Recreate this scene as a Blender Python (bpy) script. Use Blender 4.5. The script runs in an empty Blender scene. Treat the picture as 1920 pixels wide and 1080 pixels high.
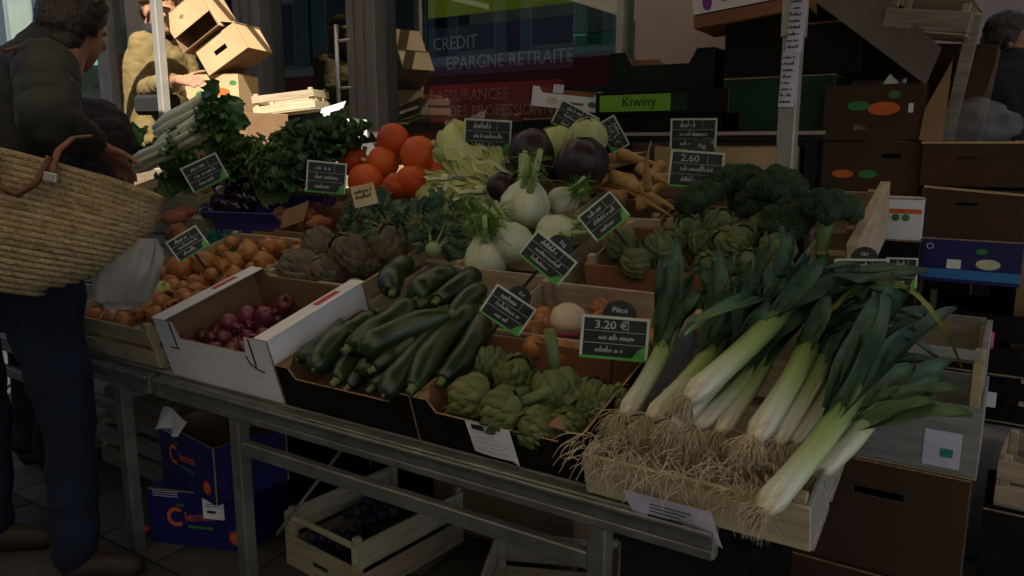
import bpy, math, random
from mathutils import Vector, Matrix, Euler, noise
from math import sin, cos, pi, radians, sqrt, atan2
random.seed(7)
V = Vector
S = bpy.context.scene
# ------------------------------------------------------------ camera, sky, sun, exposure
CAM = V((0, 0, 1.31)); PITCH = radians(10.5); YAW = radians(33.2); FPX = 1450.0
cd = bpy.data.cameras.new('camera'); co = bpy.data.objects.new('camera', cd)
S.collection.objects.link(co); S.camera = co
co.location = CAM; co.rotation_euler = (pi/2 - PITCH, 0, YAW)
cd.sensor_width = 36; cd.lens = FPX/1920*36; cd.clip_start = .05; cd.clip_end = 500
SUN_EL = radians(47); SUN_AZ = radians(38)          # azimuth from -Y towards +X (behind the camera, to the right)
to_sun = V((sin(SUN_AZ)*cos(SUN_EL), -cos(SUN_AZ)*cos(SUN_EL), sin(SUN_EL)))
w = bpy.data.worlds.new('World'); S.world = w; w.use_nodes = True
nt = w.node_tree; bg = nt.nodes['Background']
sky = nt.nodes.new('ShaderNodeTexSky'); sky.sky_type = 'NISHITA'; sky.sun_disc = False
sky.sun_elevation = SUN_EL; sky.sun_rotation = atan2(to_sun.x, to_sun.y)
nt.links.new(sky.outputs[0], bg.inputs[0]); bg.inputs[1].default_value = .05
sl = bpy.data.lights.new('sun', 'SUN'); so = bpy.data.objects.new('sun', sl); S.collection.objects.link(so)
sl.energy = 5; sl.angle = radians(.5); sl.color = (1, .93, .8)
so.rotation_euler = to_sun.to_track_quat('Z', 'Y').to_euler()
S.view_settings.view_transform = 'Standard'; S.view_settings.look = 'None'
S.view_settings.exposure = 1.08; S.view_settings.gamma = 1
S.render.engine = 'CYCLES'; S.cycles.use_denoising = True
S.cycles.max_bounces = 6; S.cycles.transparent_max_bounces = 12
S.cycles.sample_clamp_indirect = 4

# ------------------------------------------------------------ photo pixel -> place
FW = V((-sin(YAW)*cos(PITCH), cos(YAW)*cos(PITCH), -sin(PITCH)))
RT = V((cos(YAW), sin(YAW), 0)); UP = RT.cross(FW)
def ray(u, v): return FW + RT*((u-960)/FPX) - UP*((v-540)/FPX)
def hit(u, v, n, p):
    d = ray(u, v); return CAM + d*(n.dot(p-CAM)/n.dot(d))
def YP(u, v, y): return hit(u, v, V((0, 1, 0)), V((0, y, 0)))
def ZP(u, v, z): return hit(u, v, V((0, 0, 1)), V((0, 0, z)))
def PD(u, v, d): return CAM + ray(u, v)*d
# the sloping display: a along the table, b up the slope, c above it
TL = radians(16); RO = V((0, 1.30, .64)); RB = V((0, cos(TL), sin(TL))); RN = V((0, -sin(TL), cos(TL)))
RROT = Matrix.Rotation(TL, 4, 'X')
def RK(u, v, c): return hit(u, v, RN, RO + RN*c)
def RW(a, b, c): return RO + V((a, 0, 0)) + RB*b + RN*c
def abc(p):
    q = p-RO; return q.x, q.dot(RB), q.dot(RN)

# ------------------------------------------------------------ materials
MATS = {}
def mat(name, c1, c2=None, scale=8, rough=.6, bump=0., bscale=None, spec=.35, rnd=0., st=(1, 1, 1), metal=0., detail=4, lo=.35, hi=.65, kind='noise', sss=0, coat=0, trans=0, spots=None):
    m = bpy.data.materials.new(name); m.use_nodes = True; MATS[name] = m
    n = m.node_tree.nodes; l = m.node_tree.links; b = n['Principled BSDF']
    b.inputs['Roughness'].default_value = rough; b.inputs['Specular IOR Level'].default_value = spec
    b.inputs['Metallic'].default_value = metal
    if coat: b.inputs['Coat Weight'].default_value = coat
    tc = n.new('ShaderNodeTexCoord'); mp = n.new('ShaderNodeMapping'); mp.inputs['Scale'].default_value = st
    l.new(tc.outputs['Object'], mp.inputs[0])
    oi = n.new('ShaderNodeObjectInfo')
    ad = n.new('ShaderNodeVectorMath'); ad.operation = 'ADD'; l.new(mp.outputs[0], ad.inputs[0])
    ml = n.new('ShaderNodeMath'); ml.operation = 'MULTIPLY'; ml.inputs[1].default_value = 37; l.new(oi.outputs['Random'], ml.inputs[0])
    l.new(ml.outputs[0], ad.inputs[1])
    tx = n.new('ShaderNodeTexNoise'); tx.inputs['Scale'].default_value = scale; tx.inputs['Detail'].default_value = detail
    l.new(ad.outputs[0], tx.inputs['Vector'])
    rp = n.new('ShaderNodeValToRGB'); e = rp.color_ramp.elements
    e[0].position = lo; e[1].position = hi; e[0].color = (*c1, 1); e[1].color = (*(c2 or c1), 1)
    l.new(tx.outputs['Fac'], rp.inputs[0]); out = rp.outputs[0]
    if spots:
        vo = n.new('ShaderNodeTexNoise'); vo.inputs['Scale'].default_value = spots[1]; vo.inputs['Detail'].default_value = 2
        l.new(ad.outputs[0], vo.inputs['Vector'])
        r2 = n.new('ShaderNodeValToRGB'); r2.color_ramp.elements[0].position = spots[2]; r2.color_ramp.elements[1].position = spots[2]+.08
        l.new(vo.outputs['Fac'], r2.inputs[0])
        mx = n.new('ShaderNodeMix'); mx.data_type = 'RGBA'; l.new(r2.outputs[0], mx.inputs[0]); l.new(out, mx.inputs[6])
        mx.inputs[7].default_value = (*spots[0], 1); out = mx.outputs[2]
    if rnd:
        hs = n.new('ShaderNodeHueSaturation'); mr = n.new('ShaderNodeMapRange')
        mr.inputs[3].default_value = 1-rnd; mr.inputs[4].default_value = 1+rnd
        l.new(oi.outputs['Random'], mr.inputs[0]); l.new(mr.outputs[0], hs.inputs['Value']); l.new(out, hs.inputs['Color'])
        m2 = n.new('ShaderNodeMapRange'); m2.inputs[3].default_value = .5-rnd*.06; m2.inputs[4].default_value = .5+rnd*.06
        fr = n.new('ShaderNodeMath'); fr.operation = 'FRACT'; l.new(ml.outputs[0], fr.inputs[0]); l.new(fr.outputs[0], m2.inputs[0]); l.new(m2.outputs[0], hs.inputs['Hue'])
        out = hs.outputs[0]
    l.new(out, b.inputs['Base Color'])
    if bump:
        t2 = n.new('ShaderNodeTexVoronoi' if kind == 'voronoi' else 'ShaderNodeTexNoise'); t2.inputs['Scale'].default_value = bscale or scale*4
        l.new(ad.outputs[0], t2.inputs['Vector'])
        bp = n.new('ShaderNodeBump'); bp.inputs['Strength'].default_value = bump; bp.inputs['Distance'].default_value = .01
        l.new(t2.outputs[0], bp.inputs['Height']); l.new(bp.outputs[0], b.inputs['Normal'])
    return m
def ramp_mat(name, axis, stops, rough=.5, stripe=0, st=(60, 4, 60), bump=.0, spec=.4):
    """own colour along the thing's length"""
    m = mat(name, (1, 1, 1), rough=rough, spec=spec)
    n = m.node_tree.nodes; l = m.node_tree.links; b = n['Principled BSDF']
    tc = n.new('ShaderNodeTexCoord'); sx = n.new('ShaderNodeSeparateXYZ'); l.new(tc.outputs['Object'], sx.inputs[0])
    rp = n.new('ShaderNodeValToRGB'); cr = rp.color_ramp
    while len(cr.elements) < len(stops): cr.elements.new(.5)
    for e, (p, c) in zip(cr.elements, stops): e.position = p; e.color = (*c, 1)
    nz = n.new('ShaderNodeTexNoise'); mp = n.new('ShaderNodeMapping'); mp.inputs['Scale'].default_value = st
    l.new(tc.outputs['Object'], mp.inputs[0]); l.new(mp.outputs[0], nz.inputs['Vector']); nz.inputs['Scale'].default_value = 1; nz.inputs['Detail'].default_value = 3
    ma = n.new('ShaderNodeMath'); ma.operation = 'MULTIPLY_ADD'; l.new(nz.outputs['Fac'], ma.inputs[0]); ma.inputs[1].default_value = .12; ma.inputs[2].default_value = -.06
    m2 = n.new('ShaderNodeMath'); m2.operation = 'ADD'; l.new(sx.outputs[axis], m2.inputs[0]); l.new(ma.outputs[0], m2.inputs[1]); l.new(m2.outputs[0], rp.inputs[0])
    hs = n.new('ShaderNodeHueSaturation'); mr = n.new('ShaderNodeMapRange'); mr.inputs[1].default_value = .3; mr.inputs[2].default_value = .7
    mr.inputs[3].default_value = 1-stripe; mr.inputs[4].default_value = 1+stripe
    l.new(nz.outputs['Fac'], mr.inputs[0]); l.new(mr.outputs[0], hs.inputs['Value']); l.new(rp.outputs[0], hs.inputs['Color'])
    l.new(hs.outputs[0], b.inputs['Base Color'])
    if bump:
        bp = n.new('ShaderNodeBump'); bp.inputs['Strength'].default_value = bump; bp.inputs['Distance'].default_value = .004
        l.new(nz.outputs['Fac'], bp.inputs['Height']); l.new(bp.outputs[0], b.inputs['Normal'])
    return m
mat('wood', (.45, .37, .25), (.34, .26, .16), 5, .75, .25, 40, st=(1.5, 12, 12), rnd=.22, spots=((.16, .09, .04), 3, .70))
mat('wood_y', (.45, .37, .25), (.34, .26, .16), 5, .75, .25, 40, st=(12, 1.5, 12), rnd=.22, spots=((.16, .09, .04), 3, .70))
mat('wood_grey', (.25, .225, .185), (.16, .14, .11), 5, .8, .3, 40, st=(1.5, 12, 12), rnd=.2)
mat('white_wood', (.26, .26, .245), (.19, .19, .18), 5, .75, .2, 40, st=(1.5, 12, 12))
mat('card', (.30, .185, .09), (.24, .145, .07), 6, .85, .12, 60, rnd=.12)
mat('card_edge', (.36, .23, .12), (.2, .12, .06), 90, .9)
mat('card_shaded', (.062, .031, .015), (.046, .023, .011), 5, .9, .12, 60)  # brown card with the shade of the right-hand stacks put into its colour
mat('card_in', (.25, .15, .08), (.19, .11, .055), 5, .9, .12, 60)
mat('card_red', (.27, .12, .06), (.2, .09, .045), 5, .9, .12, 60)
mat('card_pale', (.50, .36, .20), (.42, .29, .15), 5, .85, .1, 60)
mat('card_grey', (.15, .12, .105), (.115, .095, .08), 4, .9, .15, 30)
mat('white_card', (.74, .73, .76), (.66, .65, .67), 5, .7, .08, 50, spots=((.5, .46, .42), 6, .68))
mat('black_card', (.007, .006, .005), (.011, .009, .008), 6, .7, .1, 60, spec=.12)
mat('green_card', (.009, .034, .017), (.013, .045, .022), 4, .7, .1, 50, spec=.12)
mat('dark_green', (.006, .015, .009), (.010, .02, .013), 4, .7, .1, 50, spec=.12)
mat('lime', (.14, .34, .02), (.18, .4, .03), 6, .5)
mat('blue_card', (.009, .010, .085), (.013, .014, .11), 5, .5, .08, 50)
mat('navy', (.012, .013, .085), (.016, .018, .11), 5, .5)
mat('violet', (.07, .05, .26), (.09, .06, .3), 5, .55, .1, 40)
mat('cyan', (.03, .17, .42), rough=.5)
mat('yellow', (.7, .42, .02), (.6, .35, .02), 6, .5)
mat('orange_print', (.65, .13, .02), (.5, .1, .02), 40, .6)
mat('green_print', (.04, .22, .05), (.03, .16, .04), 40, .6)
mat('red_print', (.5, .05, .05), (.4, .04, .05), 30, .6)
mat('pink_print', (.62, .12, .2), (.5, .1, .16), 30, .6)
mat('pale_print', (.6, .58, .35), (.5, .5, .3), 30, .6)
mat('purple_print', (.22, .03, .3), rough=.6)
mat('paper', (.62, .60, .74), (.52, .50, .66), 12, .8, .25, 25)
mat('paper_white', (.78, .77, .76), (.68, .67, .67), 12, .8, .2, 25)
mat('cream', (.62, .52, .3), (.55, .45, .25), 8, .8)
mat('ink', (.02, .02, .025), rough=.8)
mat('board', (.012, .014, .014), (.02, .023, .024), 14, .5, .05, 60)
mat('chalk', (.46, .48, .46), (.28, .30, .30), 60, .9)
mat('sign_edge', (.55, .60, .52), (.42, .5, .4), 20, .6)
mat('sign_green', (.10, .40, .06), (.07, .3, .05), 12, .5)
mat('galv', (.21, .21, .19), (.13, .132, .12), 14, .5, .08, 60, metal=.55, spec=.5, spots=((.14, .14, .12), 9, .62))
mat('steel', (.5, .5, .5), (.42, .42, .42), 10, .35, metal=.8)
mat('alu_white', (.36, .345, .31), (.29, .28, .255), 6, .4, metal=.3)
mat('straw', (.37, .275, .155), (.25, .175, .085), 30, .8, 1.0, 90, st=(1, 1, 1), rnd=.16)
mat('leather', (.16, .055, .02), (.10, .035, .014), 12, .45, .15, 80)
mat('bag_film', (.36, .34, .33), (.27, .26, .25), 10, .35, .4, 14, spec=.6)
mat('cloth_jacket', (.020, .020, .017), (.010, .010, .009), 9, .75, .35, 9, st=(1, 1, 2.4))
mat('jeans', (.008, .015, .034), (.005, .009, .02), 10, .9, .3, 60)
mat('maroon', (.015, .005, .008), (.009, .003, .005), 8, .85, .2, 12)
mat('coat_black', (.006, .006, .010), (.010, .010, .016), 8, .9, .2, 12)
mat('olive', (.20, .145, .055), (.15, .105, .036), 9, .85, .4, 22)
mat('black_cloth', (.010, .010, .010), rough=.8)
mat('skin', (.40, .19, .115), (.34, .15, .09), 12, .5, .08, 60)
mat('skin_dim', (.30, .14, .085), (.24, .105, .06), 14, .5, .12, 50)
mat('hair', (.012, .008, .006), (.022, .013, .008), 40, .5, .6, 60, st=(1, 1, .3))
mat('knit_navy', (.02, .03, .12), (.03, .04, .16), 60, .9, .5, 90)
mat('knit_mustard', (.33, .24, .04), (.26, .19, .03), 60, .9, .5, 90)
mat('shoe', (.03, .018, .012), rough=.6)
# vegetables
mat('onion', (.46, .185, .045), (.32, .115, .03), 16, .38, .1, 50, rnd=.22, st=(6, 6, 1.2), spec=.5, spots=((.5, .28, .10), 7, .66))
mat('onion_pale', (.52, .50, .22), (.42, .42, .15), 10, .4, rnd=.1)
mat('red_onion', (.105, .013, .028), (.19, .045, .06), 10, .32, .1, 40, rnd=.25, st=(5, 5, 1), spec=.5)
mat('zucchini', (.009, .022, .006), (.024, .048, .012), 9, .28, .10, 60, rnd=.25, st=(14, 1, 14), spec=.5, spots=((.045, .08, .025), 40, .66))
mat('zucchini_end', (.17, .20, .08), (.10, .13, .045), 40, .6)
mat('arti', (.090, .108, .030), (.135, .15, .05), 14, .55, .12, 50, rnd=.22)
mat('arti_dark', (.075, .115, .04), (.12, .15, .06), 14, .55, .12, 50, rnd=.25)
mat('arti_purple', (.105, .058, .055), (.12, .115, .052), 10, .55, .12, 50, rnd=.28)
mat('arti_stem', (.15, .19, .075), (.10, .135, .055), 20, .7, .2, 50, st=(3, 3, .5))
mat('root', (.70, .58, .40), (.54, .42, .27), 20, .9, rnd=.15)
ramp_mat('leek_shaft', 1, [(0, (.56, .50, .34)), (.05, (.60, .60, .50)), (.10, (.50, .54, .37)), (.17, (.33, .42, .16)), (.27, (.20, .30, .09)), (.42, (.09, .17, .06))], .27, .22, (90, 3, 90), .25)
ramp_mat('leek_leaf', 1, [(.05, (.26, .34, .12)), (.15, (.12, .20, .075)), (.26, (.062, .125, .070)), (.5, (.046, .100, .070))], .5, .22, (70, 2.5, 70), .3)
mat('leek_yellow', (.22, .22, .03), (.12, .17, .03), 10, .5, .1, 60)
mat('pumpkin', (.60, .088, .012), (.46, .058, .009), 5, .5, .12, 30, rnd=.12, spots=((.5, .15, .03), 9, .68))
mat('pumpkin_stem', (.50, .42, .22), (.36, .28, .13), 20, .8, .2, 40)
mat('napa', (.52, .54, .22), (.66, .66, .44), 7, .5, .3, 18, rnd=.12)
mat('napa_edge', (.36, .44, .10), (.5, .52, .2), 10, .5, .3, 20, rnd=.15)
mat('cab_green', (.40, .46, .17), (.50, .54, .26), 5, .5, .2, 14, rnd=.08)
mat('cab_red', (.024, .013, .022), (.045, .027, .036), 5, .36, .15, 16, rnd=.12)
mat('fennel', (.55, .59, .36), (.66, .68, .52), 8, .4, .1, 30, st=(4, 4, 1), rnd=.06)
mat('fennel_stalk', (.33, .46, .16), (.42, .52, .24), 10, .45, .1, 40, st=(6, 6, 1))
mat('frond', (.10, .22, .03), (.16, .30, .05), 12, .6, rnd=.15)
mat('parsnip', (.50, .31, .13), (.40, .22, .085), 9, .65, .25, 60, rnd=.16, st=(1, 6, 1), spots=((.22, .11, .05), 20, .68))
mat('broccoli', (.020, .048, .020), (.042, .085, .038), 30, .8, .9, 160, rnd=.2, kind='voronoi')
mat('broc_stem', (.15, .24, .08), (.11, .18, .06), 10, .5, .1, 30)
mat('kale', (.07, .14, .03), (.12, .20, .05), 10, .55, .5, 40, rnd=.3)
mat('kale_dark', (.036, .085, .03), (.065, .125, .05), 10, .55, .5, 40, rnd=.3)
mat('chard_leaf', (.045, .12, .025), (.075, .17, .04), 10, .5, .4, 30, rnd=.25)
mat('celery', (.80, .78, .60), (.68, .68, .46), 8, .45, .15, 40, st=(20, 1, 20))
mat('kohl_leaf', (.065, .12, .075), (.10, .165, .10), 10, .55, .3, 30, rnd=.25)
mat('kohlrabi', (.24, .34, .13), (.30, .38, .17), 8, .5)
mat('aubergine', (.016, .008, .018), (.028, .013, .026), 6, .16, spec=.6)
mat('calyx', (.14, .20, .06), (.1, .15, .04), 20, .6)
mat('sweet', (.36, .12, .055), (.27, .085, .04), 9, .75, .3, 40, rnd=.15)
mat('turnip', (.68, .60, .46), (.60, .50, .38), 7, .45, .1, 30)
mat('turnip_purple', (.30, .05, .10), (.40, .12, .16), 10, .45)
mat('plum', (.02, .022, .05), (.04, .035, .07), 10, .5, rnd=.3)
# setting
mat('asphalt', (.035, .034, .033), (.05, .048, .046), 30, .85, .5, 120, spots=((.03, .028, .026), 2.5, .62))
mat('slab', (.075, .066, .055), (.05, .044, .037), 6, .85, .35, 60, rnd=.2)
mat('kerb', (.20, .19, .17), (.14, .13, .12), 10, .85, .3, 40)
mat('render_pink', (.40, .315, .31), (.345, .275, .27), 2.5, .9, .12, 90)
mat('frame_grey', (.165, .16, .16), (.14, .137, .137), 4, .4, metal=.3)
mat('frame_pink', (.36, .29, .27), (.31, .25, .235), 3, .6)
mat('frame_dark', (.018, .016, .017), rough=.6, spec=.15)
mat('interior', (.035, .06, .062), (.022, .042, .046), 3, .9)
mat('interior_light', (.15, .20, .20), (.12, .16, .165), 3, .9)
mat('teal', (.02, .26, .20), (.015, .19, .15), 4, .5)
mat('ban_blue', (.014, .026, .085), (.018, .032, .10), 4, .5)
mat('ban_red', (.22, .016, .026), (.18, .013, .022), 4, .5)
mat('ban_dred', (.15, .012, .017), (.12, .01, .014), 4, .5)
mat('ban_lime', (.25, .36, .015), (.21, .3, .012), 4, .5)
mat('ban_text', (.26, .28, .33), rough=.6)
mat('ban_textr', (.34, .17, .17), rough=.6)
mat('canvas', (.16, .10, .07), (.13, .085, .06), 6, .9)
mat('opp_wall', (.60, .63, .60), (.52, .56, .54), 1.2, .9, .1, 20)
mat('far_wall', (.20, .24, .21), (.16, .20, .175), 1.2, .9)
mat('opp_wall2', (.36, .30, .24), (.32, .27, .22), 1.2, .9)
mat('opp_dark', (.03, .035, .04), rough=.3)
mat('opp_red', (.42, .03, .03), rough=.7)
mat('shutter', (.10, .22, .22), rough=.6)
# light canvas of the unseen cloths, lets some daylight through
m_ = mat('unseen_canvas_lit', (.62, .56, .47), (.55, .49, .41), 3, .9); n_ = m_.node_tree.nodes; l_ = m_.node_tree.links
tl_ = n_.new('ShaderNodeBsdfTranslucent'); tl_.inputs[0].default_value = (.66, .61, .52, 1); mx = n_.new('ShaderNodeMixShader'); mx.inputs[0].default_value = .75
l_.new(n_['Principled BSDF'].outputs[0], mx.inputs[1]); l_.new(tl_.outputs[0], mx.inputs[2]); l_.new(mx.outputs[0], n_['Material Output'].inputs[0])
# thin window glass: mostly clear, mirror-like by Fresnel
g = bpy.data.materials.new('glass'); g.use_nodes = True; MATS['glass'] = g
n_ = g.node_tree.nodes; l_ = g.node_tree.links; n_.remove(n_['Principled BSDF'])
tr = n_.new('ShaderNodeBsdfTransparent'); tr.inputs[0].default_value = (.80, .86, .86, 1)
gl = n_.new('ShaderNodeBsdfGlossy'); gl.inputs['Roughness'].default_value = .015
lw = n_.new('ShaderNodeLayerWeight'); lw.inputs[0].default_value = .5       # thin pane: Schlick reflectance of both faces
pw = n_.new('ShaderNodeMath'); pw.operation = 'POWER'; pw.inputs[1].default_value = 5; l_.new(lw.outputs['Facing'], pw.inputs[0])
fr = n_.new('ShaderNodeMath'); fr.operation = 'MULTIPLY_ADD'; fr.inputs[1].default_value = .88; fr.inputs[2].default_value = .17; l_.new(pw.outputs[0], fr.inputs[0])
mx = n_.new('ShaderNodeMixShader'); l_.new(fr.outputs[0], mx.inputs[0]); l_.new(tr.outputs[0], mx.inputs[1]); l_.new(gl.outputs[0], mx.inputs[2])
l_.new(mx.outputs[0], n_['Material Output'].inputs[0])
# thin white carrier-bag plastic, half see-through
m_ = MATS['bag_film']; n_ = m_.node_tree.nodes; l_ = m_.node_tree.links; tr = n_.new('ShaderNodeBsdfTransparent'); mx = n_.new('ShaderNodeMixShader'); mx.inputs[0].default_value = .62
l_.new(tr.outputs[0], mx.inputs[1]); l_.new(n_['Principled BSDF'].outputs[0], mx.inputs[2]); l_.new(mx.outputs[0], n_['Material Output'].inputs[0])
# thin clear film
g = bpy.data.materials.new('film'); g.use_nodes = True; MATS['film'] = g
n_ = g.node_tree.nodes; l_ = g.node_tree.links; b_ = n_['Principled BSDF']; b_.inputs['Base Color'].default_value = (.30, .31, .34, 1); b_.inputs['Roughness'].default_value = .2
tr = n_.new('ShaderNodeBsdfTransparent'); mx = n_.new('ShaderNodeMixShader'); mx.inputs[0].default_value = .30
l_.new(tr.outputs[0], mx.inputs[1]); l_.new(b_.outputs[0], mx.inputs[2]); l_.new(mx.outputs[0], n_['Material Output'].inputs[0])

# ------------------------------------------------------------ mesh helpers
class MB:
    def __init__(s): s.v = []; s.f = []; s.m = []
    def add(s, vs, fs, m=0):
        o = len(s.v); s.v += [V(x) for x in vs]
        for i, f in enumerate(fs): s.f.append([o+k for k in f]); s.m.append(m[i] if isinstance(m, (list, tuple)) else m)
        return s
    def box(s, x0, x1, y0, y1, z0, z1, ch=.0, m=0, M=None):
        if ch <= 0:
            vs = [(x, y, z) for x in (x0, x1) for y in (y0, y1) for z in (z0, z1)]
            fs = [(0, 1, 3, 2), (4, 6, 7, 5), (0, 4, 5, 1), (2, 3, 7, 6), (0, 2, 6, 4), (1, 5, 7, 3)]
        else:
            ch = min(ch, (x1-x0)*.3, (y1-y0)*.3, (z1-z0)*.3)
            X = (x0, x1); Y = (y0, y1); Z = (z0, z1); vs = []; ix = {}
            for i in (0, 1):
                for j in (0, 1):
                    for k in (0, 1):
                        c = (X[i], Y[j], Z[k]); d = (ch*(1-2*i), ch*(1-2*j), ch*(1-2*k))
                        for a in range(3):
                            p = [c[q]+(d[q] if q != a else 0) for q in range(3)]
                            ix[i, j, k, a] = len(vs); vs.append(p)
            fs = []
            for a in range(3):
                b, c = (a+1) % 3, (a+2) % 3
                for sd in (0, 1):
                    q = []
                    for (p, r) in ((0, 0), (1, 0), (1, 1), (0, 1)):
                        k = [0, 0, 0]; k[a] = sd; k[b] = p; k[c] = r; q.append(ix[(*k, a)])
                    fs.append(q if sd else q[::-1])
                for p in (0, 1):
                    for r in (0, 1):
                        k0 = [0, 0, 0]; k1 = [0, 0, 0]; k1[a] = 1
                        k0[b] = k1[b] = p; k0[c] = k1[c] = r
                        q = [ix[(*k0, b)], ix[(*k1, b)], ix[(*k1, c)], ix[(*k0, c)]]
                        fs.append(q if (p ^ r) else q[::-1])
            for i in (0, 1):
                for j in (0, 1):
                    for k in (0, 1):
                        q = [ix[i, j, k, a] for a in range(3)]
                        fs.append(q if (i+j+k) % 2 else q[::-1])
        if M is not None: vs = [M @ V(p) for p in vs]
        return s.add(vs, fs, m)
    def tube(s, pts, rad, n=10, cap=True, m=0, sq=None, up=None):
        pts = [V(p) for p in pts]; k = len(pts)
        if not isinstance(rad, (list, tuple)): rad = [rad]*k
        vs = []; fs = []; prev = None
        for i, p in enumerate(pts):
            t = (pts[min(i+1, k-1)]-pts[max(i-1, 0)]).normalized()
            r = prev if prev is not None else (V(up) if up else (V((0, 0, 1)) if abs(t.z) < .9 else V((1, 0, 0))))
            a = (r - t*r.dot(t)).normalized(); b = t.cross(a); prev = a
            for j in range(n):
                q = 2*pi*j/n; e = (1, 1) if not sq else sq
                vs.append(p + (a*cos(q)*e[0] + b*sin(q)*e[1])*rad[i])
        for i in range(k-1):
            for j in range(n):
                j2 = (j+1) % n; fs.append((i*n+j, i*n+j2, (i+1)*n+j2, (i+1)*n+j))
        if cap: fs.append(tuple(range(n))[::-1]); fs.append(tuple((k-1)*n+j for j in range(n)))
        return s.add(vs, fs, m)
    def lathe(s, prof, n=16, M=None, m=0, fn=None):
        vs = []; fs = []; k = len(prof)
        for r, z in prof:
            for j in range(n):
                a = 2*pi*j/n; rr = r*(fn(a, z) if fn else 1); vs.append(V((rr*cos(a), rr*sin(a), z)))
        for i in range(k-1):
            for j in range(n):
                j2 = (j+1) % n; fs.append((i*n+j, i*n+j2, (i+1)*n+j2, (i+1)*n+j))
        fs.append(tuple(range(n))[::-1]); fs.append(tuple((k-1)*n+j for j in range(n)))
        if M is not None: vs = [M @ p for p in vs]
        return s.add(vs, fs, m)
    def ball(s, c, r, nu=14, nv=9, fn=None, M=None, m=0):
        c = V(c); r = V((r, r, r)) if not hasattr(r, '__len__') else V(r); vs = []; fs = []
        def P(u, w_):
            d = V((sin(w_)*cos(u), sin(w_)*sin(u), cos(w_))); k = fn(d) if fn else 1
            p = V((d.x*r.x*k, d.y*r.y*k, d.z*r.z*k))
            return (M @ p if M is not None else p)+c
        vs.append(P(0, 0))
        for i in range(1, nv):
            for j in range(nu): vs.append(P(2*pi*j/nu, pi*i/nv))
        vs.append(P(0, pi)); L = len(vs)-1
        for j in range(nu):
            j2 = (j+1) % nu; fs.append((0, 1+j, 1+j2)); fs.append((L, L-nu+j2, L-nu+j))
        for i in range(nv-2):
            for j in range(nu):
                j2 = (j+1) % nu; fs.append((1+i*nu+j, 1+(i+1)*nu+j, 1+(i+1)*nu+j2, 1+i*nu+j2))
        return s.add(vs, fs, m)
    def prism(s, poly, y0, y1, m=(0, 1, 1), M=None):
        """polygon in x,z pushed from y0 (outer face) to y1; m = outer, inner, edge"""
        k = len(poly); vs = [V((x, y0, z)) for x, z in poly]+[V((x, y1, z)) for x, z in poly]
        fs = [tuple(range(k)), tuple(range(2*k-1, k-1, -1))]; ms = [m[0], m[1]]
        for i in range(k):
            j = (i+1) % k; fs.append((i, i+k, j+k, j)); ms.append(m[2])
        if M is not None: vs = [M @ p for p in vs]
        return s.add(vs, fs, ms)
    def sheet(s, fn, nu, nv, M=None, m=0, thick=0):
        vs = [V(fn(i/(nu-1), j/(nv-1))) for i in range(nu) for j in range(nv)]
        if M is not None: vs = [M @ p for p in vs]
        fs = [(i*nv+j, (i+1)*nv+j, (i+1)*nv+j+1, i*nv+j+1) for i in range(nu-1) for j in range(nv-1)]
        return s.add(vs, fs, m)
    def capsule(s, p0, r0, p1, r1, n=14, sq=None, up=None):
        p0 = V(p0); p1 = V(p1); d = (p1-p0); L = d.length; d = d/L if L > 1e-6 else V((0, 0, 1))
        pts = []; rr = []
        for a in (-80, -55, -28): pts.append(p0+d*r0*sin(radians(a))); rr.append(r0*cos(radians(a)))
        for i in range(5): pts.append(p0.lerp(p1, i/4)); rr.append(r0+(r1-r0)*i/4)
        for a in (28, 55, 80): pts.append(p1+d*r1*sin(radians(a))); rr.append(r1*cos(radians(a)))
        return s.tube(pts, rr, n, True, 0, sq, up)
    def mesh(s, name, smooth=True):
        me = bpy.data.meshes.new(name); me.from_pydata([tuple(p) for p in s.v], [], s.f)
        me.polygons.foreach_set('material_index', s.m); me.polygons.foreach_set('use_smooth', [smooth]*len(s.f)); me.update()
        return me
    def build(s, name, mats, parent=None, smooth=True, M=None):
        return put(s.mesh(name, smooth), name, mats, parent, M)
def put(me, name, mats, parent=None, M=None):
    if mats is not None and len(me.materials) == 0:
        for x in ([mats] if isinstance(mats, str) else mats): me.materials.append(MATS[x])
    o = bpy.data.objects.new(name, me); S.collection.objects.link(o)
    if parent is not None: o.parent = parent
    if M is not None: o.matrix_basis = M
    return o
def tag(o, label, cat, group=None, kind=None):
    if label: o['label'] = label
    if cat: o['category'] = cat
    if group: o['group'] = group
    if kind: o['kind'] = kind
    return o
def thing(name, label, cat, M=None, group=None):
    o = bpy.data.objects.new(name, None); S.collection.objects.link(o); o.empty_display_size = .05
    if M is not None: o.matrix_basis = M
    return tag(o, label, cat, group)
def kids(o): return [c for c in bpy.data.objects if c.parent == o]
def copy_tree(root, M, label=None, cs=None):
    r = root.copy(); S.collection.objects.link(r); r.matrix_basis = M
    if label: r['label'] = label
    for ch in root.children:
        c = ch.copy(); S.collection.objects.link(c); c.parent = r
        for g2 in ch.children:
            d = g2.copy(); S.collection.objects.link(d); d.parent = c
    return r
def TR(p): return Matrix.Translation(V(p))
def frame(p, x, z, scale=1):
    """matrix at p with x axis along x, z axis close to z"""
    x = V(x).normalized(); z = V(z); z = (z-x*z.dot(x)).normalized(); y = z.cross(x)
    M = Matrix((x, y, z)).transposed().to_4x4()
    return TR(p) @ M @ Matrix.Scale(scale, 4)
def aim(p, y, z=(0, 0, 1), scale=1):
    """matrix at p with its y axis along y"""
    y = V(y).normalized(); z = V(z); z = (z-y*z.dot(y)).normalized(); x = y.cross(z)
    return TR(p) @ Matrix((x, y, z)).transposed().to_4x4() @ Matrix.Scale(scale, 4)
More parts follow.
